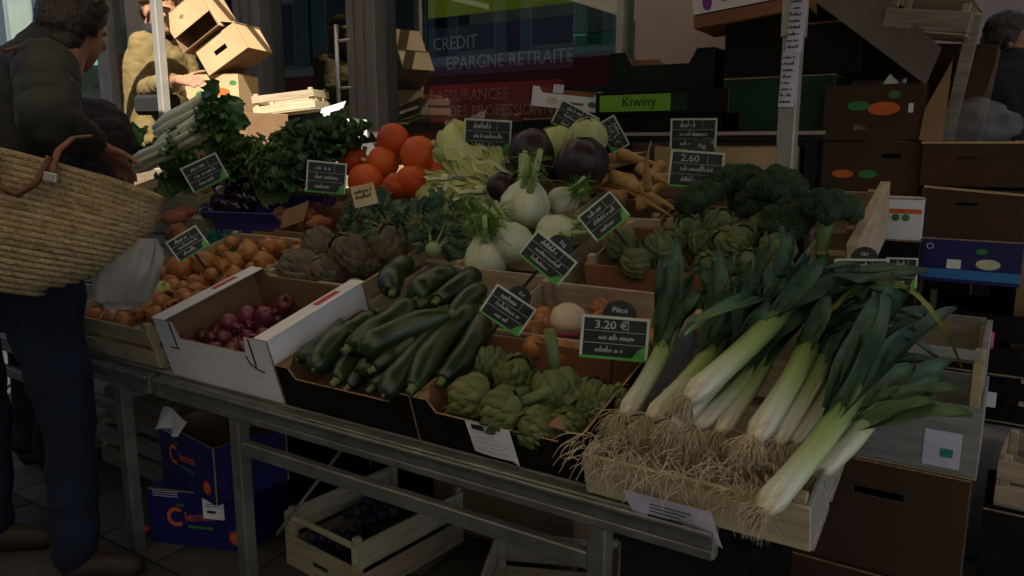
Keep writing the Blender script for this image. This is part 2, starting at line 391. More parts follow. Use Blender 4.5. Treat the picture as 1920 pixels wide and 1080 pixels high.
def aimz(p, z, spin=0, scale=1):
    return TR(p) @ V(z).to_track_quat('Z', 'Y').to_matrix().to_4x4() @ Matrix.Rotation(spin, 4, 'Z') @ Matrix.Scale(scale, 4)
def rot(x=0, y=0, z=0): return Euler((x, y, z)).to_matrix().to_4x4()
def text(body, size, m, parent, M, name='lettering', sx=1, ext=.0006, bold=0, align='LEFT'):
    cu = bpy.data.curves.new('t', 'FONT'); cu.body = body; cu.size = size; cu.extrude = ext; cu.offset = bold; cu.resolution_u = 2; cu.align_x = align
    ob = bpy.data.objects.new('t', cu); S.collection.objects.link(ob); bpy.context.view_layer.update()
    me = bpy.data.meshes.new_from_object(ob.evaluated_get(bpy.context.evaluated_depsgraph_get()))
    bpy.data.objects.remove(ob); bpy.data.curves.remove(cu); me.name = name
    me.materials.clear(); me.transform(Matrix.Diagonal((sx, 1, 1, 1)))
    return put(me, name, m, parent, M)
def nz(p, s=1.0, seed=0): return noise.noise(V(p)*s+V((seed*3.1, seed*1.7, seed*5.3)))
# ------------------------------------------------------------ ground, raised pavement
gr = MB().add([(-250, -250, 0), (250, -250, 0), (250, 250, 0), (-250, 250, 0)], [(0, 1, 2, 3)]).build('ground', 'asphalt'); gr['kind'] = 'structure'
sm = MB().box(-.148, .148, -.198, .198, 0, .012, .004).mesh('paving_slab')
for i in range(9):
    for j in range(5):
        put(sm, 'paving_slab', 'slab', gr, TR((-3.7+i*.304+(.152 if j % 2 else 0), .25+j*.404, random.uniform(.0, .003))) @ rot(z=random.uniform(-.008, .008)))
PAV = .42
pv = MB().box(-30, 12, 2.86, 9, .0, PAV-.004).build('raised_pavement', 'slab', smooth=False); pv['kind'] = 'structure'
ks = MB().box(-.395, .395, -.07, .07, 0, PAV, .012).mesh('kerb_stone')
for i in range(14): put(ks, 'kerb_stone', 'kerb', pv, TR((-8.2+i*.8, 2.785, 0)))
# ------------------------------------------------------------ shop front along y = 3.4
FY = 3.4
sh = thing('shop_building', 'glazed shop front with grey metal frames and a pinkish rendered wall behind the stall', 'building', TR((0, FY, PAV)))
Zb, Zt = 0, 2.45
def fbox(name, x0, x1, y0, y1, z0, z1, m, ch=.004): return MB().box(x0, x1, y0, y1, z0, z1, ch).build(name, m, sh, False)
fbox('wall', -1.555, -.42, 0, .3, 0, Zt, 'render_pink', .006)
fbox('wall', -.6, 4.5, 1.3, 1.5, 0, Zt, 'render_pink', .006)
fbox('lintel', -5.97, 4.5, -.03, .3, Zt, 3.4, 'render_pink')
for x0, x1, y0, m in [(-5.97, -5.81, -.03, 'alu_white'), (-5.52, -4.93, -.05, 'frame_pink'), (-4.60, -4.50, -.02, 'frame_dark'),
                      (-4.31, -4.06, -.06, 'frame_grey'), (-3.32, -3.10, -.06, 'frame_grey'), (-1.635, -1.60, -.03, 'alu_white')]:
    f = fbox('mullion', x0, x1, y0, .12, 0, Zt, m)
    if m == 'frame_grey' and x0 > -5:
        for g in (.27, .62): MB().box(x0+(x1-x0)*g-.006, x0+(x1-x0)*g+.006, y0-.008, y0, 0, Zt-.01).build('frame_rib', 'frame_grey', f, False)
for x0, x1 in [(-5.81, -5.52), (-4.93, -4.60), (-4.5, -4.31), (-4.06, -3.32), (-3.10, -1.635), (-1.60, -1.555)]:
    MB().add([(x0+.002, .033, .05), (x1-.002, .033, .05), (x1-.002, .033, Zt), (x0+.002, .033, Zt)], [(0, 1, 2, 3)]).build('glass_pane', 'glass', sh, False)
    fbox('sill', x0, x1, 0, .1, 0, .05, 'frame_dark', 0)
# door pull of the glass door
h = thing('door_handle', 'long vertical steel pull handle on the glass shop door', 'handle', TR((-3.40, FY-.055, PAV)))
sh_handle = MB().tube([(0, 0, .93), (0, 0, 1.57)], .014, 12).build('bar', 'steel', h)
for z in (1.215, 1.48): MB().tube([(0, 0, z), (.10, 0, z), (.155, .03, z)], .009, 8).build('bracket', 'steel', h)
# room behind the glass
MB().box(-5.95, -1.56, 1.5, 1.6, 0, 3).build('back_wall', 'interior', sh, False)
MB().box(-1.55, -1.54, .31, 3.0, 0, 3).build('side_wall', 'interior', sh, False)
MB().box(-5.97, -5.95, .121, 6, 0, 3).build('side_wall', 'render_pink', sh, False)
MB().box(-5.95, -1.56, .12, 1.5, -.02, 0).build('floor', 'interior', sh, False)
MB().box(-5.95, -1.56, .12, 1.5, 2.9, 3).build('ceiling', 'interior', sh, False)
MB().box(-1.600, -1.556, .05, .30, .9, 2.4).build('green_reveal', 'teal', sh, False)
MB().box(-2.7, -1.62, .6, .64, 1.40, 1.50).build('shelf_edge', 'teal', sh, False)
MB().box(-3.0, -1.62, .7, .75, 1.52, 2.4).build('partition', 'interior_light', sh, False)
# banners hanging just inside the glass
def banner(label, x0, x1, z0, z1, m, lines, tm):
    b = thing('window_banner', label, 'banner', TR((x0, FY+.045, z0)))
    MB().box(0, x1-x0, 0, .004, 0, z1-z0).build('sheet', m, b, False)
    for s_, x, z, sz in lines: text(s_, sz, tm, b, TR((x, -.003, z)) @ rot(pi/2), 'lettering', .93)
    return b
banner('lime green banner across the top of the shop window', -2.80, -1.90, 1.985, 2.3, 'ban_lime', [], 'ban_text')
banner('dark blue window banner lettered CREDIT EPARGNE RETRAITE', -2.80, -1.90, 1.68, 1.93, 'ban_blue', [('CREDIT', .03, .135, .095), ('EPARGNE RETRAITE', .12, .03, .095)], 'ban_text')
banner('red window banner lettered ASSURANCES DES PROFESSIONNELS', -2.80, -1.95, 1.43, 1.63, 'ban_red', [('ASSURANCES', .05, .115, .085), ('DES PROFESSIONNELS', .13, .03, .085)], 'ban_textr')
banner('plain dark red panel low in the shop window', -2.95, -1.70, 1.0, 1.375, 'ban_dred', [], 'ban_text')
banner('left one of two red panels behind the shop window beside the vendor', -5.81, -5.70, 1.60, 1.98, 'ban_red', [], 'ban_text')
banner('right one of two red panels behind the shop window beside the vendor', -5.66, -5.53, 1.58, 1.98, 'ban_red', [], 'ban_text')
# added out-of-view awning: keeps sun off the facade, passes soft light
ov = thing('added_awning', 'pale canvas awning added out of view above the shop front to soften its light', 'awning', TR((-4.5, 0, 2.72)))
MB().box(-1.4, 6, 2.36, FY-.04, .06, .068, 0).build('unseen_fabric', 'unseen_canvas_lit', ov, False)
MB().box(-1.4, 6, 2.33, 2.355, .03, .09).build('added_front_bar', 'frame_grey', ov, False)
for x in range(-1, 6, 2): MB().box(x, x+.03, 2.356, FY-.04, .02, .058).build('added_arm', 'frame_grey', ov, False)
# ------------------------------------------------------------ houses across the street (seen in the shop glass)
def house(label, x0, x1, y, h_, wm, nx, nzz, aw=None):
    b = thing('town_house', label, 'house', TR((x0, y, 0)), None)
    MB().box(0, x1-x0, -6, 0, 0, h_).build('wall', wm, b, False)
    MB().box(-.1, x1-x0+.1, -6.1, .25, h_, h_+.25).build('roof', 'kerb', b, False)
    for k in range(nzz):
        for i in range(nx):
            cx = (x1-x0)*(i+.5)/nx; z0 = .4 if k == 0 else .4+k*2.7; hh = 2.0 if k == 0 else 1.5
            wn = MB().box(cx-.5, cx+.5, .0, .05, z0, z0+hh).build('window', 'alu_white', b, False)
            MB().box(cx-.44, cx+.44, .05, .056, z0+.06, z0+hh-.06).build('pane', 'opp_dark', wn, False)
            if k:
                for s_ in (-1, 1): MB().box(cx+s_*.78-.25, cx+s_*.78+.25, 0, .04, z0, z0+hh).build('shutter', 'shutter', wn, False)
    if aw:
        MB().add([(.4, 0, 2.9), (x1-x0-.4, 0, 2.9), (x1-x0-.4, 1.3, 2.45), (.4, 1.3, 2.45), (x1-x0-.4, 1.3, 2.25), (.4, 1.3, 2.25)], [(0, 1, 2, 3), (3, 2, 4, 5)]).build('awning', aw, b, False)
house('pale house with teal shutters across the street', -12, -5, -6.2, 7.6, 'opp_wall', 4, 2, 'opp_red')
house('sand coloured house across the street', -4.9, 4.5, -6.2, 7.8, 'opp_wall2', 4, 2)
house('pale house with a red shop awning across the street', -22, -12.1, -6.2, 7.2, 'opp_wall', 5, 2, 'opp_red')
house('sand coloured house at the far end of the street', -34, -22.1, -6.2, 7.6, 'opp_wall2', 5, 2)
fh = thing('far_house', 'pale green-grey house in the sun at the end of the street', 'house', TR((-26, 10, 0)))
MB().box(0, 12.5, 0, 5, 0, 9).build('wall', 'far_wall', fh, False)
for k in range(3):
    for i in range(5):
        wn = MB().box(.9+i*2.4, 2.1+i*2.4, -.06, 0, 1.0+k*2.7, 2.6+k*2.7).build('window', 'interior_light', fh, False); MB().box(1.0+i*2.4, 2.0+i*2.4, -.066, -.06, 1.1+k*2.7, 2.5+k*2.7).build('pane', 'opp_dark', wn, False)
MB().box(.2, 12.2, -1.0, -.07, 2.9, 3.05).build('awning', 'shutter', fh, False)
MB().box(-.2, 12.7, -.25, 5.2, 9, 9.2).build('roof', 'kerb', fh, False)
# ------------------------------------------------------------ awning over the stall and its posts
cn = thing('market_canopy', 'brown canvas stall canopy on slim metal posts, its unseen cloth cut to shape the light', 'canopy', TR((0, 0, 0)))
POLE_R = YP(1480, 200, 2.45); POLE_L = YP(302, 120, 2.42)
def pole(x, y, r=.024, z0=0.):
    p = MB().box(x-r, x+r, y-r, y+r, z0, 2.36, .005).build('post', 'alu_white', cn, False); return p
pr = pole(POLE_R.x, POLE_R.y, .026)
MB().box(POLE_R.x-.031, POLE_R.x+.031, POLE_R.y-.031, POLE_R.y+.031, 1.62, 2.36, .004).build('sleeve', 'alu_white', pr, False)
pole(POLE_L.x, POLE_L.y, .023); pole(1.6, 2.45); pole(1.6, -.9); pole(-3.2, -.9)
MB().box(POLE_L.x, 1.62, 2.43, 2.47, 2.36, 2.40).build('crossbar', 'alu_white', cn, False)
MB().box(-3.25, 1.62, -.92, -.88, 2.36, 2.40).build('crossbar', 'alu_white', cn, False)
MB().box(-3.25, -1.8, 1.68, 1.72, 2.36, 2.40).build('crossbar', 'alu_white', cn, False)
MB().box(POLE_L.x, POLE_L.x+.04, 1.6, 2.43, 2.36, 2.40).build('crossbar', 'alu_white', cn, False)
MB().box(-3.05, -1.80, -1.7, 1.72, 2.402, 2.41).build('unseen_fabric', 'unseen_canvas_lit', cn, False)  # unseen cloth, its edges set by where the sun should fall
MB().box(-1.80, 1.7, -1.7, 1.0, 2.402, 2.41).build('unseen_fabric', 'unseen_canvas_lit', cn, False)
MB().box(-1.80, 1.7, 1.0, 2.64, 2.402, 2.41).build('unseen_fabric', 'canvas', cn, False)  # unseen rear cloth made opaque so the soft light comes from the front
# ------------------------------------------------------------ galvanised tables and the sloping rack
def table(label, x0, x1, legs, rails):
    t = thing('market_table', label, 'table', TR(((x0+x1)/2, 1.6, 0)), 'galvanised stall tables'); cx = (x0+x1)/2
    B = lambda a, b, c, d, e, f_: MB().box(a-cx, b-cx, c-1.6, d-1.6, e, f_, .003)
    r = B(x0, x1, 1.262, 1.288, .575, .636).build('front_rail', 'galv', t, False)
    B(x0+.002, x1-.002, 1.256, 1.262, .578, .596).build('rail_lip', 'galv', r, False)
    B(x0+.002, x1-.002, 1.250, 1.262, .622, .633).build('rail_lip', 'galv', r, False)
    B(x0, x1, 2.72, 2.745, .575, .636).build('back_rail', 'galv', t, False)
    for lx in legs:
        B(lx-.02, lx+.02, 1.262, 1.30, 0.012, .574).build('leg', 'galv', t, False)
        B(lx-.02, lx+.02, 2.70, 2.735, 0, .574).build('leg', 'galv', t, False)
        B(lx-.015, lx+.015, 1.29, 2.71, .54, .572).build('cross_rail', 'galv', t, False)
    for a, b in rails: B(a, b, 1.266, 1.292, .508-.034, .532-.02).build('lower_rail', 'galv', t, False)
    br = MB(); lx = legs[0]+.03-cx; br.tube([(lx, -.24, .2), (lx+.02, .3, .56)], .006, 6); br.build('brace', 'galv', t)
    return t
table('right galvanised metal table with a double rail under the zucchini and artichokes', -2.085, -.395, [-1.735, -.63], [(-1.715, -.65)])
table('left galvanised metal table beside the customer, under the yellow onions', -3.9, -2.12, [-3.6, -2.30], [(-3.58, -2.32)])
rk = thing('display_rack', 'sloping wooden rack carrying the crates of vegetables', 'rack', TR(RO-RN*.002) @ RROT)
for i in range(11):
    MB().box(-3.9, (-.235 if i < 4 else -.40), .0+i*.135, .118+i*.135, -.016, -.002, .002).build('plank', 'wood_grey', rk, False)
for x in (-3.8, -3.0, -2.2, -1.3, -.5): MB().box(x-.02, x+.02, .02, 1.49, -.05, -.0165).build('bearer', 'wood_grey', rk, False)
for x in (-3.8, -3.0, -2.2, -1.3, -.5):
    for b_ in (.5, 1.0, 1.46):
        P0 = RW(x, b_, -.052); M_ = (TR(RO-RN*.002) @ RROT).inverted()
        MB().box(-.018, .018, -.018, .018, 0, max(.02, P0.z-.60), M=M_ @ TR((P0.x, P0.y, .60))).build('prop', 'wood_grey', rk, False)
# ------------------------------------------------------------ crates and cartons
def rack_at(a, b, c=0, yaw=0): return TR(RW(a, b, c)) @ RROT @ rot(z=yaw)
def wood_crate(label, M, w_, d_, h_, nf=2, ns=2, cat='crate', fm='wood', sm_='wood_y', gap=.018, posth=None, name='wooden_crate', solid_front=False, backless=False):
    """origin: front left bottom corner; x along the front, y to the back"""
    t = thing(name, label, cat, M); th = .008; ph = posth or h_+.012
    for i in range(3): MB().box(.0, w_, d_*(.02+i*.34), d_*(.02+i*.34)+d_*.27, 0, .006, .001).build('base_slat', 'wood', t, False)
    n_f = 1 if solid_front else nf
    hs = (h_-.008-gap*(n_f-1))/n_f
    for i in range(n_f):
        z = .008+i*(hs+gap)
        MB().box(0, w_, 0, th, z, z+hs, .0015).build('front_slat', fm, t, False)
        if not backless: MB().box(0, w_, d_-th, d_, z, z+hs, .0015).build('back_slat', fm, t, False)
    hs = (h_-.008-gap*(ns-1))/ns
    for i in range(ns):
        z = .008+i*(hs+gap)
        for x in (0, w_-th): MB().box(x, x+th, th+.001, d_-th-.001, z, z+hs, .0015).build('side_slat', sm_, t, False)
    for x in (th+.0005, w_-th-.0005-.022):
        for y in (th+.0005, d_-th-.0005-.022): MB().box(x, x+.022, y, y+.022, .007, ph, .002).build('corner_post', 'wood', t, False)
    return t
def lip(w_, h_, low, tab, sl=.02): return [(0, 0), (w_, 0), (w_, h_), (w_-tab, h_), (w_-tab-sl, low), (tab+sl, low), (tab, h_), (0, h_)]
def carton(label, M, w_, d_, h_, out='card', inn='card_in', front=None, side=None, hole=None, top=None, cat='box', name='carton', back=None, holes_side=False):
    """front/side/back: polygons (x,z) or None; hole: (x0,x1,z0,z1) hand hole in the front; top: 'closed' adds two lid flaps"""
    t = thing(name, label, cat, M); th = .005; mm = [out, inn, 'card_edge']; rec = lambda a, b: [(0, 0), (a, 0), (a, b), (0, b)]
    def panel(nm, poly, T, hl=None, wid=0):
        m_ = MB()
        if hl:
            x0, x1, z0, z1 = hl
            for a, b, c, e in [(0, x0, 0, h_), (x1, wid, 0, h_), (x0, x1, 0, z0), (x0, x1, z1, h_)]: m_.prism([(a, c), (b, c), (b, e), (a, e)], 0, th, (0, 1, 2), T)
        else: m_.prism(poly, 0, th, (0, 1, 2), T)
        return m_.build(nm, mm, t, False)
    panel('front_panel', front or rec(w_, h_), Matrix(), hole, w_)
    panel('back_panel', back or rec(w_, h_), TR((w_, d_, 0)) @ rot(z=pi))
    sd = side or rec(d_-2*th-.002, h_)
    panel('side_panel', sd, TR((w_, th+.001, 0)) @ rot(z=pi/2))
    panel('side_panel', sd, TR((0, d_-th-.001, 0)) @ rot(z=-pi/2))
    MB().box(th, w_-th, th, d_-th, .001, .006).build('base_panel', inn, t, False)
    if top == 'closed':
        MB().prism([(0, 0), (w_, 0), (w_, d_/2-.002), (0, d_/2-.002)], 0, th, (0, 1, 2), TR((0, 0, h_+th)) @ rot(-pi/2)).build('lid_flap', mm, t, False)
        MB().prism([(0, 0), (w_, 0), (w_, d_/2-.002), (0, d_/2-.002)], 0, th, (0, 1, 2), TR((0, d_/2+.001, h_+th)) @ rot(-pi/2)).build('lid_flap', mm, t, False)
    return t
def stick(parent, x0, x1, z0, z1, m, name='print', y=-.0015): return MB().box(x0, x1, y, y+.001, z0, z1).build(name, m, parent, False)
def oval(parent, cx, cz, rx, rz, m, name='print', y=-.0015, n=20):
    return MB().prism([(cx+rx*cos(2*pi*i/n), cz+rz*sin(2*pi*i/n)) for i in range(n)], y, y+.001, (0, 0, 0)).build(name, m, parent, False)
def PB(u, v, b): return hit(u, v, RB, RO + RB*b)
# ---- crates on the rack, front row
wood_crate('pale wooden crate of yellow onions at the left end of the front row', rack_at(-2.585, .0), .475, .72, .135, gap=.02)
wb = carton('white cardboard box of red onions in the front row', rack_at(-2.05, 0), .485, .37, .185, 'white_card', 'card_in',
            front=lip(.485, .185, .135, .085, .014), back=lip(.485, .185, .165, .06, .01), name='white_box')
for x0, x1 in ((-.006, .05), (.485-.045, .491)):
    f = MB().box(x0, x1, .0, .37, .1855, .190, .001).build('top_flange', 'white_card', wb, False)
    MB().box(x0+.012, x0+.034, .20, .29, .1902, .1908).build('print', 'red_print', f, False)
for x in (.072, .413): MB().prism([(x, .10), (x+.006, .10), (x+.006, .183), (x, .183)], -.0012, -.0002).build('slot', ['ink', 'ink'], wb, False)
MB().box(.04, .085, -.0012, -.0002, .098, .102).build('slot', 'ink', wb, False)
MB().tube([(.385, -.0005, .128), (.395, -.0005, .105), (.42, -.0005, .092), (.445, -.0005, .088)], .0022, 6).build('slot', 'ink', wb)
zb = carton('black cardboard tray of zucchini between the white box and the artichokes', rack_at(-1.556, 0), .448, .33, .118, 'black_card', 'card_in', front=lip(.448, .118, .088, .045, .02), name='cardboard_tray', cat='tray')
ab = carton('black cardboard tray of artichokes with a white paper label on its front', rack_at(-1.098, 0), .432, .31, .118, 'black_card', 'card_red', front=lip(.432, .118, .088, .04, .02), name='cardboard_tray', cat='tray')
for t_, xs in ((zb, (.05, .40)), (ab, (.045, .39))):
    for x in xs: MB().prism([(x-.04, .001), (x+.0, .001), (x-.04, .05)], 0, .004, (0, 0, 0), TR((0, .006, .118)) @ rot(-pi/2)).build('corner_gusset', 'card_in', t_, False)
lb = thing('paper_label', 'white paper label hanging on the front of the artichoke tray', 'label', rack_at(-1.098+.145, -.004))
MB().sheet(lambda s_, t_: (.0+s_*.115+(1-t_)*.012, -.001-.004*sin(s_*3)*(1-t_), .015+t_*.078+(.012 if s_ > .9 else 0)*(t_-1)), 8, 6).build('sheet', 'paper_white', lb)
stick(lb, .018, .05, .077, .089, 'ink', y=-.0045)
for i in range(4): stick(lb, .02, .108-.012*(i % 2), .028+i*.011, .0295+i*.011, 'paper', y=-.0062)
wood_crate('low pale wooden crate overflowing with leeks at the right end of the front row', rack_at(-.655, -.03), .42, .62, .10, ns=1, solid_front=True, sm_='white_wood')
ll = thing('paper_label', 'crumpled lilac paper label on the front of the leek crate', 'label', rack_at(-.655+.085, -.036))
MB().sheet(lambda s_, t_: (.0+s_*.17+.02*(1-t_), -.003-.006*sin(s_*7+t_*2)*(1-t_), .058*t_-.022*(s_-.3)*(1-t_)-.01), 14, 6).build('sheet', 'paper', ll)
for i in range(3): stick(ll, .055, .115+.01*i, .018+i*.008, .0195+i*.008, 'ink', y=-.0098)
stick(ll, .05, .12, .004, .010, 'ink', y=-.0098)
# ---- second row
wood_crate('wooden crate of onions and a white turnip behind the artichoke tray', rack_at(-1.118, .335), .43, .30, .118, ns=1, solid_front=True)
wood_crate('pale wooden crate of fennel in the middle of the stall', rack_at(-1.47, .655), .345, .36, .12, ns=1, solid_front=True)
wood_crate('wooden crate of purple artichokes behind the white box', rack_at(-2.08, .425), .425, .34, .135)
wood_crate('wooden crate under the blue-green kohlrabi leaves', rack_at(-2.08, .785), .56, .30, .125)
wood_crate('wooden crate with a brown front holding the rear green artichokes', rack_at(-1.055, .76), .585, .31, .12, ns=1, solid_front=True, fm='card_red', posth=.145)
bc = wood_crate('wooden crate of broccoli with a tall pale end board', rack_at(-.94, 1.09), .57, .36, .13)
MB().box(.575, .603, -.17, .34, .0, .172, .002).build('end_board', 'wood_y', bc, False)
wood_crate('wooden crate of parsnips beside the broccoli', rack_at(-1.275, 1.09), .325, .38, .14, ns=1)
wood_crate('wooden crate of red and white cabbages at the back of the stall', rack_at(-1.80, 1.12), .515, .36, .13)
wood_crate('wooden crate of pumpkins at the back of the stall', rack_at(-2.42, 1.09), .60, .38, .12)
wood_crate('wooden crate under the curly kale at the back left', rack_at(-3.02, 1.20), .59, .28, .14)
wood_crate('wooden crate with celery heaped on it at the back left corner', rack_at(-3.70, .90), .66, .50, .20)
# blue-violet carton of aubergines and a brown carton of sweet potatoes
vb = carton('violet blue cardboard box of aubergines with a yellow stripe', rack_at(-2.90, .845, 0, radians(4)), .42, .33, .12, 'violet', 'violet', name='printed_box')
MB().box(.4212, .4222, .01, .32, .06, .085).build('stripe', 'yellow', vb, False)
for i in range(3): MB().box(.4212, .4222, .05, .12, .022+i*.011, .025+i*.011).build('stripe', 'paper', vb, False)
MB().prism([(0, 0), (.42, 0), (.42, .07), (0, .07)], 0, .004, (0, 0, 0), TR((.0, -.005, .12)) @ rot(radians(35))).build('open_flap', 'violet', vb, False)
MB().box(.02, .40, -.008, -.006, .128, .14, M=rot(radians(0))).build('stripe', 'yellow', vb, False)
stick(vb, .22, .40, .055, .08, 'yellow', name='stripe')
for i in range(3): stick(vb, .06, .16, .04+i*.018, .045+i*.018, 'paper', name='stripe')
sb = carton('brown cardboard box of sweet potatoes with a torn open flap', rack_at(-2.465, .80), .36, .27, .12, 'card', 'card_red', name='carton')
MB().prism([(0, 0), (.10, .02), (.13, .10), (.02, .07)], 0, .004, (0, 0, 0), TR((.02, .02, .12)) @ rot(radians(-30), 0, .5)).build('open_flap', 'card', sb, False)
gb = thing('green_basket', 'green plastic basket between the aubergines and the onion crate', 'basket', rack_at(-2.80, .735))
for i in range(4): MB().box(0, .20, -.003, .003, .02+i*.026, .034+i*.026, .001).build('band', 'teal', gb, False)
for i in range(6): MB().box(.005+i*.037, .012+i*.037, -.006, .006, 0, .13, .001).build('upright', 'teal', gb, False)
MB().box(0, .2, 0, .08, 0, .006).build('base', 'teal', gb, False)
# ---- under the tables
def blue_box(label, M):
    b = carton(label, M, .36, .26, .188, 'blue_card', 'card_in', name='printed_box', top=('closed' if 'lower' in label else None))
    for i in range(3): stick(b, .02, .11, .168+i*.008, .170+i*.008, 'paper')
    p = MB()
    for a0 in range(12):
        a1 = radians(50+a0*22); a2 = radians(50+(a0+1)*22); q = lambda a, r: (.10+r*cos(a), -.0012, .10+r*sin(a))
        p.add([q(a1, .021), q(a2, .021), q(a2, .034), q(a1, .034)], [(0, 1, 2, 3)])
    p.build('emblem', 'orange_print', b, False)
    text('lemen', .045, 'orange_print', b, TR((.132, -.0012, .088)) @ rot(pi/2, -.10), 'lettering', 1, .0003)
    stick(b, .14, .23, .065, .074, 'green_print'); stick(b, .105, .13, .138, .146, 'green_print')
    oval(b, .31, .045, .024, .024, 'red_print'); oval(b, .31, .045, .017, .017, 'orange_print', y=-.0025)
    s2 = MB().prism([(.05, .05), (.16, .10), (.16, .12), (.05, .075)], 0, .001, (0, 0, 0), TR((-.0016, .235, 0)) @ rot(z=-pi/2)).build('print', 'orange_print', b, False)
    return b
q0 = ZP(318, 1052, .0)
b1 = blue_box('lower blue fruit box with a white label, on the ground under the table', TR((-2.30, 1.33, .013)) @ rot(z=radians(22)))
stick(b1, .20, .275, .105, .175, 'paper_white', y=-.0028); stick(b1, .215, .245, .125, .134, 'ink', y=-.0036); stick(b1, .21, .265, .155, .157, 'ink', y=-.0036); stick(b1, .21, .255, .147, .149, 'ink', y=-.0036)
b2 = blue_box('upper blue fruit box with torn white paper sticking out of its top', TR((-2.35, 1.42, .206)) @ rot(z=radians(-8)))
MB().sheet(lambda s_, t_: (.0+s_*.17, -.012+.03*t_-.012*sin(s_*9)*(1-t_), .195+.04*t_+.012*sin(s_*5)-.035*(1-t_)*(1-s_)), 10, 5).build('torn_paper', 'paper_white', b2)
wood_crate('worn wooden crate behind the customer under the left table', TR((-3.05, 1.62, .20)) @ rot(z=-.05), .52, .38, .14, fm='wood_grey')
wood_crate('worn wooden crate on the ground behind the customer, lower of its stack', TR((-3.08, 1.60, .014)), .54, .40, .17, fm='wood_grey')
q0 = ZP(532, 958, .19); q1 = ZP(668, 1024, .19); PCM = TR((q0.x, q0.y, 0)) @ rot(z=atan2(q1.y-q0.y, q1.x-q0.x)); PW = (q1-q0).length
pc = wood_crate('wooden crate of dark plums on the ground with an open handle slot', PCM, PW, .46, .19, nf=1, ns=2, backless=True)
for o in pc.children:
    if o.name.startswith('front_slat'): bpy.data.objects.remove(o)
for x0, x1, z0, z1 in [(0, PW, .008, .115), (0, .024, .1155, .19), (PW-.024, PW, .1155, .19), (.0245, PW-.0245, .172, .19)]:
    MB().box(x0, x1, 0, .008, z0, z1, .001).build('front_board', 'wood', pc, False)
MB().box(PW*.5-.035, PW*.5+.035, -.001, .0, .055, .068).build('dark_hole_patch', 'ink', pc, False)  # dark patch painted on for the shaded hole, board is uncut
pm = MB().ball((0, 0, 0), (.019, .019, .023), 10, 7, lambda d: 1-.06*max(0, d.x)).mesh('plum')
for i in range(60):
    x = .03+random.random()*(PW-.06); y = .04+random.random()*.38
    tag(put(pm, 'plum', 'plum', None, PCM @ TR((x, y, .035+.10*random.random())) @ rot(random.random()*3, random.random()*3)), 'dark plum in the wooden crate on the ground under the table', 'plum', 'plums in the crate under the table')
wood_crate('wooden crate of potatoes on the ground behind the right table leg', TR((-1.02, 1.36, .0)) @ rot(z=radians(24)), .36, .40, .20)
wood_crate('wooden crate at the bottom right below the leeks', TR((-.52, 1.02, .22)) @ rot(z=radians(0)), .42, .22, .13)
carton('plain brown carton on the ground under the crate below the leeks', TR((-.54, 1.0, .001)), .46, .26, .215, top='closed')
carton('brown carton hidden deep under the stall behind the plums', TR((-1.6, 1.95, .001)), .55, .35, .3, top='closed')
carton('black carton deep under the stall behind the blue boxes', TR((-2.4, 1.9, .001)), .55, .35, .34, 'black_card', top='closed')
# ---- stack standing right of the table
carton('lowest brown carton of the stack right of the leeks, with a hand slot', TR((-.40, 1.93, .001)), .37, .30, .275, out='card_shaded', hole=(.115, .225, .185, .205), top='closed')
carton('middle brown carton of the stack right of the leeks, with a hand slot', TR((-.385, 1.94, .283)), .355, .30, .275, out='card_shaded', hole=(.115, .225, .19, .21), top='closed')
wc = wood_crate('pale wooden crate with a blue label on top of the carton stack', TR((-.39, 1.93, .566)), .37, .30, .17, nf=1, ns=1, solid_front=True, posth=.30, fm='white_wood', sm_='white_wood')
MB().box(.02, .352, .006, .016, .275, .297, .001).build('top_rail', 'white_wood', wc, False)
MB().box(.352, .364, .03, .27, .20, .32, .001).build('side_slat', 'white_wood', wc, False)
MB().box(0, .35, .282, .292, .20, .32, .001).build('back_slat', 'wood_grey', wc, False)
stick(wc, .26, .335, .02, .105, 'paper', name='blue_label'); stick(wc, .295, .32, .045, .065, 'teal', y=-.0028)
wood_crate('small wooden crate at the right edge behind the carton stack', TR((.02, 2.32, .36)) @ rot(z=-.06), .30, .26, .13, ns=1)
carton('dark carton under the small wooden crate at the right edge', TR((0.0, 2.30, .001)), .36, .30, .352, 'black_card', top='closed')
# ---- boxes stacked at the back right
def banana(label, M, w_=.31, d_=.30, h_=.185, hole=(.10, .16, .035, .052)):
    b = carton(label, M, w_, d_, h_, 'card_shaded', hole=hole); return b
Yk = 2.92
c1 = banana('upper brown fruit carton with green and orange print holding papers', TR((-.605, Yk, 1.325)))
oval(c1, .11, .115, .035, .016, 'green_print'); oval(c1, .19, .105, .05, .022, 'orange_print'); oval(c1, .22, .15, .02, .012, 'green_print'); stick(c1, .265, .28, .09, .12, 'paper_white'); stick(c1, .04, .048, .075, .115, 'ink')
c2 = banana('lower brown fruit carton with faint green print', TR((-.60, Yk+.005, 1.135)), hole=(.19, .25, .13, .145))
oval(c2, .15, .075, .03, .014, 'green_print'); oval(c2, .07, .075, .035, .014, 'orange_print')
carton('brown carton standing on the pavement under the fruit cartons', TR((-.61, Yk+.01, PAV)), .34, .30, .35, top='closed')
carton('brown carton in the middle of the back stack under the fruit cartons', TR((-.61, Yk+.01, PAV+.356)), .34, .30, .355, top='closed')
c3 = carton('brown carton with a pale rim under the clear plastic bag', TR((-.285, Yk-.02, 1.178)), .29, .30, .135, 'card_shaded', hole=(.10, .17, .085, .097))
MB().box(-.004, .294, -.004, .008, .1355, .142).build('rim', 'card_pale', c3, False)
c4 = carton('brown carton with a slanting pale lid edge above the blue box', TR((-.275, Yk-.04, 1.012)), .29, .30, .155, 'card_shaded', hole=(.10, .165, .105, .115))
MB().box(-.004, .294, -.006, .006, .152, .159, M=rot(0, radians(4)) @ TR((0, 0, .008))).build('rim', 'card_pale', c4, False)
